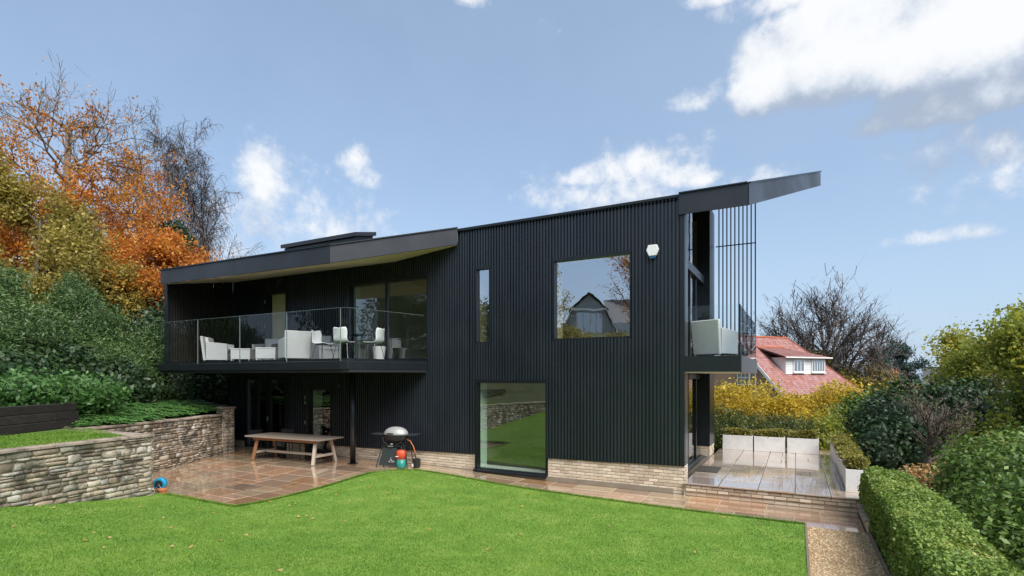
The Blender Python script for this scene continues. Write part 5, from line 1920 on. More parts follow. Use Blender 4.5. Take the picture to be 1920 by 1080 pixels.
    # fern bed behind the low wall
    rng = np.random.default_rng(60)
    t = plant('fern_bed', 'bed of fresh green ferns behind the patio wall', 'ferns', (-17.4, 8.6, 1.4))
    V, F, o = [], [], 0
    for i in range(300):
        a = rng.random()
        x = -15.75 - 1.9 * a - rng.random() * 1.8
        y = 6.75 + 4.3 * a + rng.normal(0, .25)
        z = 1.36 + .32 * np.clip((-15.9 - 1.1 * a - x) / 2.2, 0, 1)
        for k in range(7):
            az = rng.uniform(0, 6.28)
            ln = rng.uniform(.34, .68)
            el = rng.uniform(.35, 1.1)
            dx, dy = np.cos(az), np.sin(az)
            pts = []
            for s in np.linspace(.1, 1, 7):
                h = ln * s * np.cos(el * .6)
                hz = ln * (s * np.sin(el) - .75 * s * s * np.sin(el))
                pts.append((x + dx * h, y + dy * h, z + hz + .03))
            for j, p in enumerate(pts):
                wdt = .15 * (1 - j / 8.0)
                for sg in (-1, 1):
                    px, py = -dy * sg, dx * sg
                    c = np.array(p)
                    V.append([c, c + np.array([px * wdt + dx * .05, py * wdt + dy * .05, -.02]), c + np.array([px * wdt * .9 + dx * .11, py * wdt * .9 + dy * .11, -.03]), c + np.array([dx * .06, dy * .06, .004])])
    V = np.array(V).reshape(-1, 3) - np.array((-17.4, 8.6, 1.4))
    link('fronds', np_mesh('fronds', V, np.arange(len(V)).reshape(-1, 4)), 'leaf_fern', t)
    # low leafy growth over the sleepers
    shrub('ground_shrub', 'leafy green undergrowth above the sleeper stack', 'shrub', [(-16.9, 5.9, 2.25, .7, .9, .42), (-17.2, 7.3, 2.2, .8, .8, .5), (-16.3, 4.4, 2.2, .6, .9, .35)], 14000, .05, 'leaf_fern', 61, None, clump=.15)


def build_right_plants():
    rng = np.random.default_rng(70)
    # clipped box hedge along the gravel
    t = plant('clipped_hedge', 'neatly clipped bright green hedge running along the gravel path', 'hedge', (1.5, 8, 0))
    n = 95000
    u0, u1, v0, v1, zt = 1.13, 1.90, 3.0, 12.35, .92
    C, N = [], []
    A = [(v1 - v0) * (u1 - u0), (v1 - v0) * zt * 1.0, (v1 - v0) * zt * .5, (u1 - u0) * zt]
    pick = rng.choice(4, n, p=np.array(A) / sum(A))
    a, b = rng.random(n), rng.random(n)
    bump = wave(rng, 8, 3.0)
    for k, nrm in ((0, (0, 0, 1)), (1, (-1, 0, 0)), (2, (1, 0, 0)), (3, (0, 1, 0))):
        s = pick == k
        m = s.sum()
        if k == 0:
            p = np.stack([u0 + a[s] * (u1 - u0), v0 + b[s] * (v1 - v0), np.full(m, zt)], 1)
        elif k in (1, 2):
            p = np.stack([np.full(m, u0 if k == 1 else u1), v0 + b[s] * (v1 - v0), a[s] * zt], 1)
        else:
            p = np.stack([u0 + a[s] * (u1 - u0), np.full(m, v1), b[s] * zt], 1)
        p += np.array(nrm) * (bump(p * .9) * .11 + bump(p * 3.1) * .06 - np.abs(rng.normal(0, .05, m)) + np.where(rng.random(m) < .03, rng.uniform(0, .07, m), 0))[:, None]
        C.append(p)
        N.append(np.tile(nrm, (m, 1)))
    C, N = np.concatenate(C), np.concatenate(N).astype(float)
    # rounded shoulders
    ex = np.clip((np.abs(C[:, 0] - 1.515) - .22) / .17, 0, 1)
    C[:, 2] -= np.where(C[:, 2] > .6, ex ** 2 * .09, 0)
    ey = np.clip((C[:, 1] - 12.1) / .25, 0, 1)
    C[:, 2] -= np.where(C[:, 2] > .6, ey ** 2 * .10, 0)
    v, f = leaves(C, rng, .023, .6, 0, N)
    bx = MB().box(u0 + .13, v0, 0, u1 - .13, v1 - .14, zt - .16)
    foliage_obj('foliage', [(v, f), (np.array(bx.v), np.array(bx.f))], 'leaf_hedge', t, (1.5, 8, 0))
    mb = MB()
    for i in range(12):
        mb.tube([(0, -4.6 + i * .8, -.02), (.03, -4.58 + i * .8, .6)], .02, 5, .01)
    mb.build('stems', 'bark', t)
    # planter plants
    def plants(label, u0, u1, v0, v1, seed, group):
        r = np.random.default_rng(seed)
        m = int(5200 * (u1 - u0) * (v1 - v0) / .4) + 3000
        C = np.stack([r.uniform(u0 + .02, u1 - .02, m), r.uniform(v0 + .02, v1 - .02, m), .72 + .26 * r.random(m) ** .55], 1)
        w = wave(r, 7, 5.0)
        C[:, 2] += w(C * np.array([1, 1, 0])) * .10
        out = (r.random(m) < .3)
        C[out, 0] += r.normal(0, .06, out.sum())
        C[out, 1] += r.normal(0, .04, out.sum())
        C[:, 2] = np.maximum(C[:, 2], .715)
        c = ((u0 + u1) / 2, (v0 + v1) / 2, .70)
        t = plant('planter_shrub', label, 'shrub', c, group)
        foliage_obj('foliage', [leaves(C, r, .026, .6)], 'leaf_planter', t, c)
        mb = MB()
        for i in range(5):
            x, y = (i - 2) * (u1 - u0) / 6, (i - 2) * (v1 - v0) / 6
            mb.tube([(x, y, .015), (x + .02, y, .2)], .012, 5, .006)
        mb.build('stems', 'bark', t)
    for i, (a, b, s) in enumerate(((-2.09, -1.27, 'left'), (-1.15, -.35, 'middle'), (-.21, .57, 'right'))):
        plants('yellowing shrub growing in the %s back planter of the terrace' % s, a, b, 18.64, 19.0, 80 + i, 'shrubs in the back planters')
    vs = [12.90, 14.28, 15.70, 17.12, 18.54]
    for i, ((a, b), s) in enumerate(zip(zip(vs[:-1], vs[1:]), ('nearest', 'second', 'third', 'farthest'))):
        plants('yellowing clipped shrub in the %s side planter of the terrace' % s, .94, 1.28, a + .06, b - .06, 90 + i, 'shrubs in the side planters')
    # clipped dark hedge and yellow hedge behind the terrace
    kw = dict(clump=.16, per=26, depth=.3, noise=.16)
    shrub('clipped_bush', 'rounded dark green clipped bush behind the left terrace planter', 'bush', [(-2.6, 20.6, .5, .95, .6, .95), (-1.9, 20.7, .5, .8, .6, .92), (-3.6, 20.9, .5, 1.0, .6, .95)], 24000, .035, 'leaf_clipped', 101, 'bushes behind the terrace', **kw)
    shrub('clipped_bush', 'browning green clipped bush behind the middle terrace planter', 'bush', [(-.9, 21.0, .4, .8, .6, .92), (-.2, 21.3, .3, .8, .6, .9), (.4, 21.4, .2, .6, .6, .9)], 22000, .035, 'leaf_clipped', 102, 'bushes behind the terrace', **kw)
    kw = dict(clump=.20, per=22, depth=.5, noise=.3, orient=False)
    def yell(label, blobs, n, seed):
        shrub('hornbeam', label, 'shrub', blobs, n, .055, 'leaf_yellow', seed, 'yellow autumn shrubs behind the terrace', core_k=.5, **kw)
    yell('yellow autumn shrub seen past the gable end corner', [(-3.0, 25.2, .6, 1.3, 1.0, 2.0), (-1.7, 25.6, .6, 1.2, 1.0, 1.85), (-4.6, 25.4, .5, 1.2, 1.0, 1.9)], 30000, 111)
    yell('yellow autumn shrub in front of the bargeboard of the red roofed house', [(-.7, 25.8, .5, 1.0, .9, 1.55), (.2, 25.6, .3, .9, .9, 1.75), (.4, 24.6, .0, .7, .7, 1.2)], 24000, 112)
    yell('yellow autumn shrub below the dormer windows', [(1.5, 26.4, .4, 1.0, .9, 1.75), (2.1, 26.8, .5, .9, .9, 1.5), (.9, 26.2, .2, .8, .8, 1.2)], 20000, 113)
    shrub('hornbeam', 'narrow yellow and green shrub at the back corner of the terrace', 'shrub', [(.95, 20.6, .2, .5, .5, .9), (1.2, 21.5, .2, .6, .6, 1.1), (1.6, 20.0, -.1, .6, .6, .7)], 14000, .045, 'leaf_yellowgreen', 114, 'yellow autumn shrubs behind the terrace', core_k=.5, **kw)
    # large dark rhododendron
    kw = dict(clump=.22, per=26, depth=.35, noise=.25)
    shrub('rhododendron', 'large dark green rhododendron mound to the right of the terrace', 'bush', [(3.2, 21.8, .4, 1.8, 1.7, 1.9), (4.6, 22.4, .5, 1.7, 1.6, 1.75), (2.4, 20.2, -.1, 1.1, 1.2, 1.4), (3.6, 19.8, -.3, 1.3, 1.2, 1.3), (5.4, 20.8, -.2, 1.3, 1.3, 1.5)], 62000, .06, 'leaf_dark', 121, None, **kw)
    shrub('rhododendron', 'lighter green rhododendron crest behind the dark mound', 'bush', [(2.2, 23.6, .7, 1.2, 1.0, 1.3), (3.4, 24.6, .7, 1.4, 1.0, 1.5), (4.8, 25.2, .6, 1.3, 1.0, 1.5)], 26000, .06, 'leaf_laurel', 122, None, **kw)
    # small bare tree in front of it
    P = dict(n=[4, 7, 6, 5], start=[.35, .2, .1, 0], kids=[9, 8, 6, 0], ang=[55, 45, 42, 35], ratio=[.95, .5, .5, .45], wander=[.05, .13, .18, .2], trop=[.03, .05, .03, .0], end=[.5, .3, .4, .5], rr=.6)
    leafy_tree('magnolia', 'small bare branching tree in front of the dark rhododendron', (2.95, 17.4, -.25), dict(P, kids=[11, 9, 8, 0]), 23, 2.0, .085, None, 0, 0, 0, minr=.007)
    # yellow green trees at the right edge
    P = dict(n=[7, 7, 6, 4], start=[.15, .12, .1, 0], kids=[16, 9, 8, 0], ang=[55, 42, 40, 35], ratio=[.55, .5, .45, .4], wander=[.06, .12, .16, .2], trop=[.03, .05, .02, .0], end=[.25, .3, .4, .5], leaf_from=2)
    leafy_tree('sycamore', 'yellow green tree filling the right edge of the picture', (8.6, 25.4, -2.2), P, 31, 6.3, .18, 'leaf_yellowgreen', 60000, .064, .22, 'yellow green trees at the right')
    leafy_tree('sycamore', 'yellow green tree beside the bare undergrowth on the right', (5.6, 27.6, -2.2), P, 32, 5.8, .14, 'leaf_yellowgreen', 52000, .060, .22, 'yellow green trees at the right')
    leafy_tree('sycamore', 'lower yellow leaved tree at the right edge behind the laurel', (6.6, 19.0, -1.8), P, 33, 4.9, .12, 'leaf_yellowgreen', 42000, .055, .2, 'yellow green trees at the right')
    P = dict(n=[5, 6, 6, 5], start=[.1, .1, .1, 0], kids=[16, 9, 7, 0], ang=[55, 45, 42, 35], ratio=[.7, .5, .5, .45], wander=[.1, .15, .2, .2], trop=[.02, .03, .02, .0], end=[.3, .3, .4, .5])
    leafy_tree('bare_shrub', 'brown leafless thicket in front of the yellow green trees', (5.6, 23.0, -.9), P, 35, 3.0, .06, None, 0, 0, 0, minr=.008)
    # laurels in the foreground right
    kw = dict(clump=.17, per=22, depth=.4, noise=.3)
    shrub('laurel', 'glossy green laurel bush with yellow flecks at the right edge', 'bush', [(3.6, 13.4, .35, 1.0, 1.1, 1.15), (4.3, 14.6, .4, 1.2, 1.1, 1.2), (4.6, 13.2, .5, 1.1, 1.1, 1.3), (3.2, 12.4, -.1, .7, .8, .8)], 64000, .044, 'leaf_laurel', 131, 'glossy shrubs at the right', **kw)
    shrub('laurel', 'darker laurel bush low behind the clipped hedge', 'bush', [(3.0, 10.3, -.35, .7, .9, 1.0), (3.3, 9.0, -.35, .7, .9, .95), (2.9, 11.4, -.4, .6, .7, .9), (3.7, 11.2, -.1, .8, .9, 1.05)], 50000, .042, 'leaf_laurel', 132, 'glossy shrubs at the right', **kw)
    shrub('laurel', 'dark glossy laurel at the lower right corner', 'bush', [(3.3, 7.6, -.3, .7, .9, .9), (3.2, 6.3, -.3, .7, .8, .8), (4.0, 8.8, -.1, .8, .9, 1.1)], 34000, .042, 'leaf_dark', 133, 'glossy shrubs at the right', **kw)
    shrub('hydrangea', 'small brown and cream seed heads below the bare tree', 'shrub', [(2.6, 15.6, .05, .45, .5, .45), (2.9, 16.4, .05, .45, .45, .45)], 3500, .045, 'leaf_fallen', 134, None, clump=.1, per=12, core_k=.5)
    # the planting goes on beyond the right edge of the picture
    for i, (x, y, s, m, lb) in enumerate(((7.0, 13.4, 1.5, 'leaf_laurel', 'broad laurel beyond the right edge of the picture'), (9.4, 17.0, 2.0, 'leaf_dark', 'dark evergreen bush beyond the right edge of the picture'),
                                          (12.6, 21.0, 2.4, 'leaf_yellowgreen', 'yellow green bush beyond the right edge of the picture'), (6.4, 9.6, 1.3, 'leaf_dark', 'low dark bush beyond the lower right corner'))):
        z = far_z(x, y)
        shrub('boundary_bush', lb, 'bush', [(x, y, z + s * .6, s, s, s), (x + s * .9, y + .4, z + s * .6, s * .9, s, s * .9), (x - s * .5, y + s, z + s * .5, s * .9, s * .9, s * .9)], 9000, .09, m, 160 + i, 'bushes beyond the right edge', clump=.25, per=22)
    # big bare oak behind the red house, far conifers
    P = dict(n=[4, 8, 7, 6, 5], start=[.3, .2, .1, .1, 0], kids=[17, 12, 9, 6, 0], ang=[52, 34, 36, 36, 30], ratio=[1.85, .45, .5, .5, .45], wander=[.03, .05, .07, .09, .10], trop=[.02, .05, .04, .03, .02], end=[.6, .3, .35, .4, .5], rr=.5, fall=.12)
    leafy_tree('oak_tree', 'large bare spreading tree behind the red roofed house', (2.6, 69.8, -5.2), dict(top=(2.6, 69.8, 2.4), cen=(2.4, 69.6, 4.4), rad=(8.0, 7.0, 7.6), counts=(24, 10, 9, 4), r0=.55, low=-.15, spread=.34), 44, 0, 0, None, 0, 0, 0, minr=.024, twig='twig_grey')
    shrub('ivy_growth', 'brown green ivy growth at the foot of the large bare tree', 'shrub', [(1.0, 66, 3.4, 2.0, 1.5, 2.2), (2.6, 67, 2.6, 2.0, 1.5, 2.0), (6.6, 70, 1.2, 3.0, 2.0, 2.2)], 14000, .16, 'leaf_olive', 141, None, clump=.4, core_k=.5)
    P = dict(n=[10, 5, 4], start=[.25, .1, 0], kids=[40, 6, 0], ang=[84, 45, 40], ratio=[.36, .4, .4], wander=[.01, .08, .1], trop=[.02, .02, .0], end=[.2, .4, .5], fall=.6, leaf_from=1)
    leafy_tree('pine_tree', 'left one of two far dark conifers on the skyline', (11.0, 96, -5.5), P, 51, 12.4, .22, 'leaf_bluefir', 12000, .16, .30, 'two far conifers')
    leafy_tree('pine_tree', 'right one of two far dark conifers on the skyline', (15.0, 99, -5.5), P, 52, 13.0, .22, 'leaf_bluefir', 14000, .16, .32, 'two far conifers')
    # far woodland masses on the horizon
    rr = random.Random(5)
    bl = []
    for i in range(40):
        bl.append((-60 + i * 6.5 + rr.uniform(-3, 3), 150 + rr.uniform(-15, 25), -5 + rr.uniform(-1.5, 1.5), rr.uniform(5, 8), 5, rr.uniform(4, 6.2)))
    r2 = np.random.default_rng(150)
    w = foliage_obj('far_woodland', [blob(r2, bl, 22000, .7, clump=1.1, per=20), core(r2, bl, .8)], 'leaf_clipped')
    tag(w, 'dim line of far woodland on the horizon', 'woodland', kind='stuff')


def build_fallen_leaves():
    r = random.Random(17)
    mes = []
    for k in range(6):
        s = r.uniform(.018, .038)
        n = 8
        pts = [(s * (1 + .35 * math.cos(5 * a + k)) * math.cos(a), s * .75 * (1 + .3 * math.cos(5 * a)) * math.sin(a), .006 * math.cos(2 * a + k)) for a in [2 * math.pi * i / n for i in range(n)]]
        me = bpy.data.meshes.new('fallen_leaf')
        me.from_pydata(pts + [(0, 0, .008)], [], [(i, (i + 1) % n, n) for i in range(n)])
        me.materials.append(M['leaf_fallen'])
        mes.append(me)
    n = 0
    while n < 64:
        u, v = r.uniform(-12, 0), r.uniform(3.2, 11.0)
        if not in_lawn(u, v) or (u > -7 and r.random() < .62):
            continue
        o = link('fallen_leaf', mes[n % 6], None, None, (u, v, lawn_z(u, v) + .026))
        o.rotation_euler = (r.uniform(-.4, .4), r.uniform(-.4, .4), r.uniform(0, 6.28))
        tag(o, 'small dry fallen leaf lying on the lawn', 'leaf', 'fallen leaves on the lawn')
        n += 1


build_left_plants()
build_right_plants()
build_fallen_leaves()

# ------------------------------------------------------------------ neighbouring buildings
def build_red_house():
    th = R(52)
    n = Vector((math.sin(th), -math.cos(th), 0))       # downhill direction of the roof that faces us
    rd = Vector((math.cos(th), math.sin(th), 0))       # ridge direction, away and to the right
    G = Vector((-4.33, 45.0, 0))                       # foot of the near ridge end
    zr, ze = 5.85, 1.35
    run = 4.5
    L = 6.0
    base = -4.6
    H = thing('brick_house', 'brick house with red tiled catslide roof and white dormer', 'house', (G.x, G.y, base))
    o = -Vector((G.x, G.y, base))

    def P(a, b, z):        # a along ridge, b downhill
        p = G + rd * a + n * b
        return Vector((p.x, p.y, z)) + o
    zat = lambda b: zr - (zr - ze) * b / run
    w = MB()
    w.add([P(0.15, -run + .2, base), P(0.15, run - .3, base), P(L + 2.5, run - .3, base), P(L + 2.5, -run + .2, base), P(0.15, -run + .2, 1.45), P(0.15, run - .3, 1.45), P(L + 2.5, run - .3, 1.3), P(L + 2.5, -run + .2, 1.3), P(.15, 0, zr - .12)],
          [(0, 1, 5, 8, 4), (1, 2, 6, 5), (2, 3, 7, 6), (3, 0, 4, 7)])
    w.build('wall', 'far_brick', H)
    rf = MB()
    a1 = L + 2.9
    A, B = P(0, 0, zr), P(L, 0, zr)
    C_, D = P(a1, run, ze), P(0, run, ze)
    A2, D2, C2 = P(0, 0, zr), P(0, -run, ze), P(a1, -run, ze)
    rf.add([A, B, C_, D, D2, C2], [(0, 3, 2, 1), (0, 1, 5, 4), (1, 2, 5)])
    rf.add([v - Vector((0, 0, .12)) for v in (A, B, C_, D, D2, C2)], [(0, 3, 2, 1), (0, 1, 5, 4), (1, 2, 5)])
    roof = rf.build('roof', 'tile_plain', H)
    # rows of tiles on the slope that faces us and on the hip
    r = random.Random(4)
    nrm = (P(0, 0, zr) - P(0, 0, zr))
    slope_n = Vector((n.x * (zr - ze), n.y * (zr - ze), run)).normalized()
    tl = MB()
    rows = 30
    for i in range(rows):
        b0, b1 = run * i / rows, run * (i + 1) / rows + .03
        amax = L + (a1 - L) * (i + .5) / rows
        a = (i % 2) * .11
        while a < amax - .02:
            e = min(a + .215, amax)
            lift = r.uniform(.012, .026)
            p = [P(a, b0, zat(b0)), P(e, b0, zat(b0)), P(e, b1, zat(b1)), P(a, b1, zat(b1))]
            tl.add([p[0] + slope_n * .004, p[1] + slope_n * .004, p[2] + slope_n * lift, p[3] + slope_n * lift], [(0, 3, 2, 1)])
            a += .22
    tag(tl.build('roof_tiles', 'roof_tile', roof), kind='stuff')
    rt = MB()
    for i in range(22):
        rt.bar(P(L * i / 22, 0, zr + .03), P(L * (i + .94) / 22, 0, zr + .03), .2, .1)
    tag(rt.build('ridge_tiles', 'far_orange', roof), kind='stuff')
    hp = MB()
    for i in range(24):
        t0, t1 = i / 24, (i + .92) / 24
        hp.bar(B.lerp(C_, t0) + Vector((0, 0, .04)), B.lerp(C_, t1) + Vector((0, 0, .04)), .18, .09)
    tag(hp.build('hip_tiles', 'tile_plain', roof), kind='stuff')
    # bargeboard and gutter pipe
    MB().bar(P(-.06, .1, zr - .22), P(-.06, run + .15, ze - .25), .05, .22).build('bargeboard', 'white_board', H)
    MB().bar(P(-.06, -.1, zr - .22), P(-.06, -run - .15, ze - .25), .05, .22).build('bargeboard', 'white_board', H)
    MB().tube([P(.08, 2.0, 3.4), P(.08, 2.0, .2), P(.0, 2.3, .15)], .05, 6).build('downpipe', 'white_board', H)
    gw = MB().add([P(.10, .3, 2.0), P(.10, 1.5, 2.0), P(.10, 1.5, 3.2), P(.10, .3, 3.2), P(.02, .3, 2.0), P(.02, 1.5, 2.0), P(.02, 1.5, 3.2), P(.02, .3, 3.2)], [(0, 1, 2, 3), (7, 6, 5, 4), (0, 4, 5, 1), (1, 5, 6, 2), (2, 6, 7, 3), (3, 7, 4, 0)]).build('window', 'white_board', H)
    for i in range(3):
        for j in range(2):
            b0, z0 = .38 + i * .37, 2.07 + j * .55
            MB().add([P(.012, b0, z0), P(.012, b0 + .31, z0), P(.012, b0 + .31, z0 + .49), P(.012, b0, z0 + .49)], [(0, 1, 2, 3)]).build('pane', 'far_glass', gw)
    # dormer
    df = 3.05           # downhill position of its face
    d0, d1 = 2.0, 6.35
    zb, zt = zat(df) + .05, 4.12
    dm = MB()
    bt = run * (zr - zt) / (zr - ze)       # where the dormer eave meets the slope
    dm.add([P(d0, df, zb), P(d1, df, zb), P(d1, df, zt), P(d0, df, zt), P(d0, bt, zt), P(d1, bt, zt)], [(0, 1, 2, 3), (0, 3, 4), (1, 5, 2)])
    dorm = dm.build('dormer', 'white_board', H)
    for k in range(7):      # boards
        z0 = zb + (zt - zb) * k / 7
        MB().bar(P(d0, df + .012, z0 + .01), P(d1, df + .012, z0 + .01), .02, .016).build('board', 'white_board', dorm)
    # dormer roof: slopes forward from the main roof, hipped at its right end
    rz = 4.95
    br = run * (zr - rz) / (zr - ze)
    ov = .28
    q = [P(d0 - .55, br, rz), P(d1 - 1.9, br, rz + .04), P(d1 + .35, df + ov, zt), P(d0 - .35, df + ov, zt), P(d1 + .35, bt, zt)]
    droof = MB().add([v for v in q] + [v - Vector((0, 0, .1)) for v in q], [(0, 3, 2, 1), (1, 2, 4), (5, 6, 7, 8), (3, 8, 7, 2), (2, 7, 9, 4)]).build('dormer_roof', 'roof_tile', dorm)
    r2 = random.Random(8)
    tt = MB()
    for i in range(12):
        for j in range(26):
            t0, t1 = i / 12, (i + 1.12) / 12
            s0, s1 = (j + (i % 2) * .5) / 27, (j + (i % 2) * .5 + .95) / 27
            f = lambda s, t: q[0].lerp(q[1], s).lerp(q[3].lerp(q[2], s), t) + Vector((0, 0, .015))
            l = r2.uniform(.0, .014)
            tt.add([f(s0, t0), f(s1, t0), f(s1, t1) + Vector((0, 0, .012 + l)), f(s0, t1) + Vector((0, 0, .012 + l))], [(0, 3, 2, 1)])
    tag(tt.build('dormer_tiles', 'roof_tile', dorm), kind='stuff')
    MB().bar(q[0] + Vector((0, 0, .05)), q[1] + Vector((0, 0, .05)), .16, .09).build('dormer_ridge', 'far_orange', dorm)
    MB().bar(P(d0 - .4, df + ov + .03, zt - .02), P(d1 + .4, df + ov + .03, zt - .02), .10, .10).build('gutter', 'white_board', dorm)
    for (a0, a1_, k) in ((d0 + .75, d0 + 1.95, 3), (d0 + 2.75, d1 - .1, 5)):
        z0, z1 = zb + .12, zt - .14
        wn = MB().add([P(a0, df + .09, z0), P(a1_, df + .09, z0), P(a1_, df + .09, z1), P(a0, df + .09, z1), P(a0, df, z0), P(a1_, df, z0), P(a1_, df, z1), P(a0, df, z1)], [(0, 1, 2, 3), (0, 4, 5, 1), (1, 5, 6, 2), (2, 6, 7, 3), (3, 7, 4, 0)]).build('window', 'white_board', dorm)
        for i in range(k):
            x0 = a0 + .07 + (a1_ - a0 - .1) * i / k
            x1 = a0 + .07 + (a1_ - a0 - .1) * (i + 1) / k - .07
            zs = [(z0 + .10, z1 - .08)]
            for (p0, p1) in zs:
                MB().add([P(x0, df + .10, p0), P(x1, df + .10, p0), P(x1, df + .10, p1), P(x0, df + .10, p1)], [(0, 1, 2, 3)]).build('pane', 'far_glass', wn)
        MB().bar(P(a0 - .05, df + .13, z0 - .03), P(a1_ + .05, df + .13, z0 - .03), .10, .06).build('sill', 'white_board', wn)
    # chimney
    c = P(6.6, -1.4, 0)
    ch = MB().box(c.x - .35, c.y - .35, 2.5 - base, c.x + .35, c.y + .35, 5.1 - base).build('chimney', 'far_brick', H)
    MB().box(c.x - .42, c.y - .42, 5.1 - base, c.x + .42, c.y + .42, 5.25 - base).build('chimney_cap', 'far_orange', ch)
    for s in (-.18, .18):
        MB().lathe([(.14, 0), (.12, .42), (.15, .45), (.15, .5)], 12, (c.x + s, c.y, 5.25 - base)).build('chimney_pot', 'far_orange', ch)


def gable_house(name, label, loc, rot, w, d, hw, hr, wallm, roofm, chim=None, wins=None):
    H = thing(name, label, 'house', loc, rot)
    a, b = w / 2, d / 2
    MB().add([(-a, -b, 0), (a, -b, 0), (a, b, 0), (-a, b, 0), (-a, -b, hw), (a, -b, hw), (a, b, hw), (-a, b, hw), (-a, 0, hr), (a, 0, hr)],
             [(0, 1, 5, 4), (1, 2, 6, 9, 5), (2, 3, 7, 6), (3, 0, 4, 8, 7)]).build('wall', wallm, H)
    e = .35
    k = (hr - hw) / b
    z0 = hw - k * e
    rf = MB()
    for s in (-1, 1):
        rf.add([(-a - .3, s * (b + e), z0 + .08), (a + .3, s * (b + e), z0 + .08), (a + .3, 0, hr + .1), (-a - .3, 0, hr + .1), (-a - .3, s * (b + e), z0 - .04), (a + .3, s * (b + e), z0 - .04), (a + .3, 0, hr - .02), (-a - .3, 0, hr - .02)],
               [(0, 1, 2, 3), (4, 7, 6, 5), (0, 4, 5, 1), (1, 5, 6, 2), (3, 7, 4, 0)])
    roof = rf.build('roof', roofm, H)
    MB().box(-a - .3, -.09, hr + .08, a + .3, .09, hr + .2).build('ridge', roofm, roof)
    if chim:
        for cx in chim:
            c = MB().box(cx - .4, -.4, hr - 1, cx + .4, .4, hr + 1.6).build('chimney', 'far_brick', roof)
            MB().box(cx - .48, -.48, hr + 1.6, cx + .48, .48, hr + 1.8).build('chimney_cap', 'far_brick', c)
            for s in (-.2, .2):
                MB().lathe([(.15, 0), (.12, .45), (.16, .5)], 10, (cx + s, 0, hr + 1.8)).build('chimney_pot', 'far_orange', c)
    for (x, z, ww, hh) in (wins or []):
        f = MB().box(x - ww / 2, -b - .05, z, x + ww / 2, -b + .02, z + hh).build('window', 'white_board', H)
        MB().box(x - ww / 2 + .08, -b - .06, z + .08, x - .03, -b - .03, z + hh - .08).build('pane', 'far_glass', f)
        MB().box(x + .03, -b - .06, z + .08, x + ww / 2 - .08, -b - .03, z + hh - .08).build('pane', 'far_glass', f)
    return H


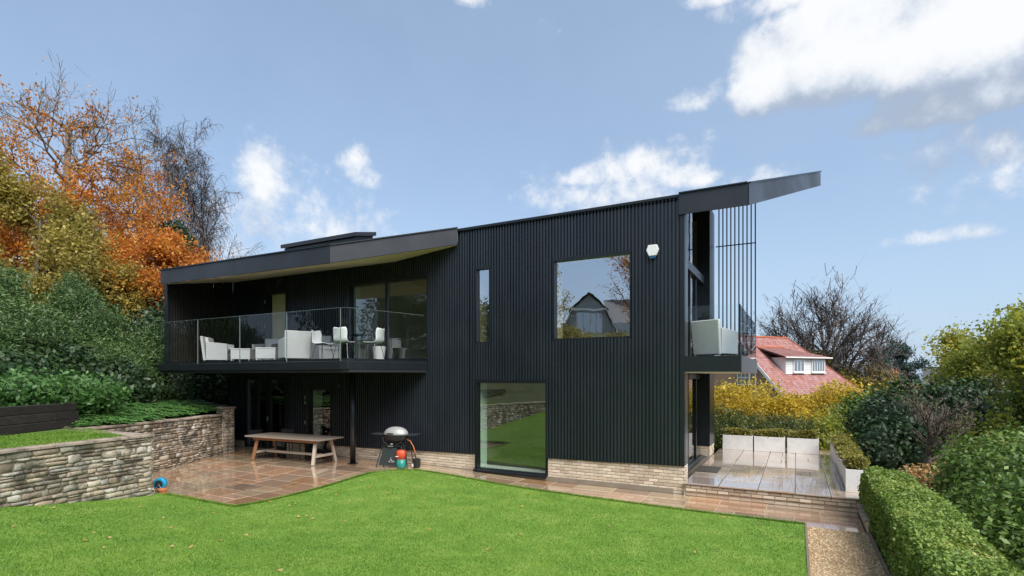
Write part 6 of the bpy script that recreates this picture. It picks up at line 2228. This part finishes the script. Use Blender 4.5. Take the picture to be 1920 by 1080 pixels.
def build_far():
    build_red_house()
    gable_house('far_house', 'far brick house with two chimneys beyond the bare tree', (10.4, 86, -6.2), R(8), 10, 7, 4.8, 7.6, 'far_brick', 'tile_plain', chim=(-1.2, 1.1), wins=((-2.5, 3.0, 1.3, 1.3), (1.8, 3.0, 1.3, 1.3)))
    gable_house('far_house', 'far house with dark slate roof left of the yellow green trees', (17.5, 78, -6.0), R(-12), 8, 7, 5.6, 9.6, 'far_brick', 'slate', wins=((-1.5, 3.4, 1.2, 1.3),))
    # the neighbour on the slope behind the camera (seen in the big window)
    H = thing('neighbour_house', 'grey boarded house with white bargeboards mirrored in the large upper window', 'house', (-15.9, -18.8, 5.7), R(158))
    MB().box(-4.5, 0, -2, 2.4, 7, 1.6).build('wall', 'weatherboard', H)
    g = MB().add([(-2.6, -.1, 0), (2.6, -.1, 0), (1.3, -.1, 2.9), (-1.3, -.1, 2.9), (0, -.1, 4.0), (-2.6, 7, 0), (2.6, 7, 0), (1.3, 7, 2.9), (-1.3, 7, 2.9), (0, 7, 4.0)],
                 [(0, 1, 2, 3), (3, 2, 4), (1, 6, 7, 2), (2, 7, 9, 4), (4, 9, 8, 3), (3, 8, 5, 0)]).build('gable', 'weatherboard', H)
    rf = MB()
    for s in (-1, 1):
        rf.add([(s * 2.9, -.5, -.2), (s * 1.45, -.5, 3.0), (s * 1.45, 7.3, 3.0), (s * 2.9, 7.3, -.2)], [(0, 1, 2, 3)])
        rf.add([(s * 1.75, -.6, 2.75), (0, -.6, 4.25), (0, 7.3, 4.25), (s * 1.75, 7.3, 2.75)], [(0, 1, 2, 3)])
    rf.add([(-9, 3, 1.4), (-2, 1.0, 1.4), (-1.5, 3.5, 4.1), (-8.5, 3.5, 4.1)], [(0, 1, 2, 3)])
    rf.build('roof', 'slate', H)
    for s in (-1, 1):
        MB().bar((s * 2.75, -.55, -.1), (s * 1.42, -.55, 2.9), .08, .22, up=(0, 1, 0)).build('bargeboard', 'white_board', H)
    MB().bar((-1.5, -.55, 2.75), (1.5, -.55, 2.75), .08, .18).build('bargeboard', 'white_board', H)
    f = MB().box(-1.15, -.16, .3, 1.15, -.11, 2.5).build('window', 'white_board', H)
    for i in range(4):
        MB().box(-1.08 + i * .55, -.18, .36, -.60 + i * .55, -.15, 2.44).build('pane', 'far_glass', f)
    # planting behind the camera, seen only in the panes
    kw = dict(clump=.3, per=20, noise=.25, orient=False, core_k=.7)
    for i, (x, y, s, m, nm, lb) in enumerate((
            (-14.6, -11.2, 1.2, 'leaf_olive', 'garden_shrub', 'yellowish shrub on the slope mirrored in the large window'),
            (-11.4, -12.4, 1.0, 'leaf_olive', 'garden_shrub', 'olive shrub on the slope mirrored in the large window'),
            (-9.0, -14.0, 1.2, 'leaf_hedge', 'garden_shrub', 'green hedge mound on the slope mirrored in the large window'),
            (-19.5, -7.5, 2.0, 'leaf_dark', 'garden_shrub', 'dark evergreen on the slope mirrored in the lower window'),
            (-24, -4.0, 2.4, 'leaf_dark', 'garden_shrub', 'tall dark evergreen on the left slope mirrored in the panes'),
            (-5.5, -15.5, 1.3, 'leaf_hedge', 'garden_shrub', 'broad green hedge on the slope behind the lawn'),
            (-15.4, -2.2, 1.3, 'leaf_dark', 'garden_shrub', 'dark bush above the near wall mirrored in the lower window'),
            (-13.0, -5.0, 1.2, 'leaf_dark', 'garden_shrub', 'low dark bush on the slope mirrored in the lower window'))):
        z = 1.4 + .29 * min(17, math.hypot(x + 8, min(0, y + 3))) * .9
        shrub(nm, lb, 'shrub', [(x, y, z + s * .6, s, s, s), (x - s * .8, y - .4, z + s * .5, s * .9, s * .8, s * .8), (x + s * .8, y - .3, z + s * .45, s * .8, s * .8, s * .75)], 9000, .09, m, 200 + i, 'shrubs on the slope behind the lawn', **kw)
    P = dict(n=[6, 7, 6, 5], start=[.3, .2, .1, 0], kids=[12, 8, 6, 0], ang=[50, 42, 40, 35], ratio=[.6, .5, .5, .45], wander=[.05, .1, .15, .2], trop=[.03, .05, .02, .0], end=[.3, .3, .4, .5], leaf_from=3)
    leafy_tree('garden_tree', 'half bare tree on the slope at the right of the mirrored house', (-9.6, -13.0, 4.3), P, 61, 7.6, .14, 'leaf_orange', 5000, .06, .2, 'trees on the slope behind the lawn', minr=.01)
    leafy_tree('garden_tree', 'dark leaved tree on the slope at the left of the mirrored house', (-16.4, -10.2, 4.2), P, 62, 5.2, .13, 'leaf_olive', 9000, .07, .2, 'trees on the slope behind the lawn', minr=.01)


build_far()
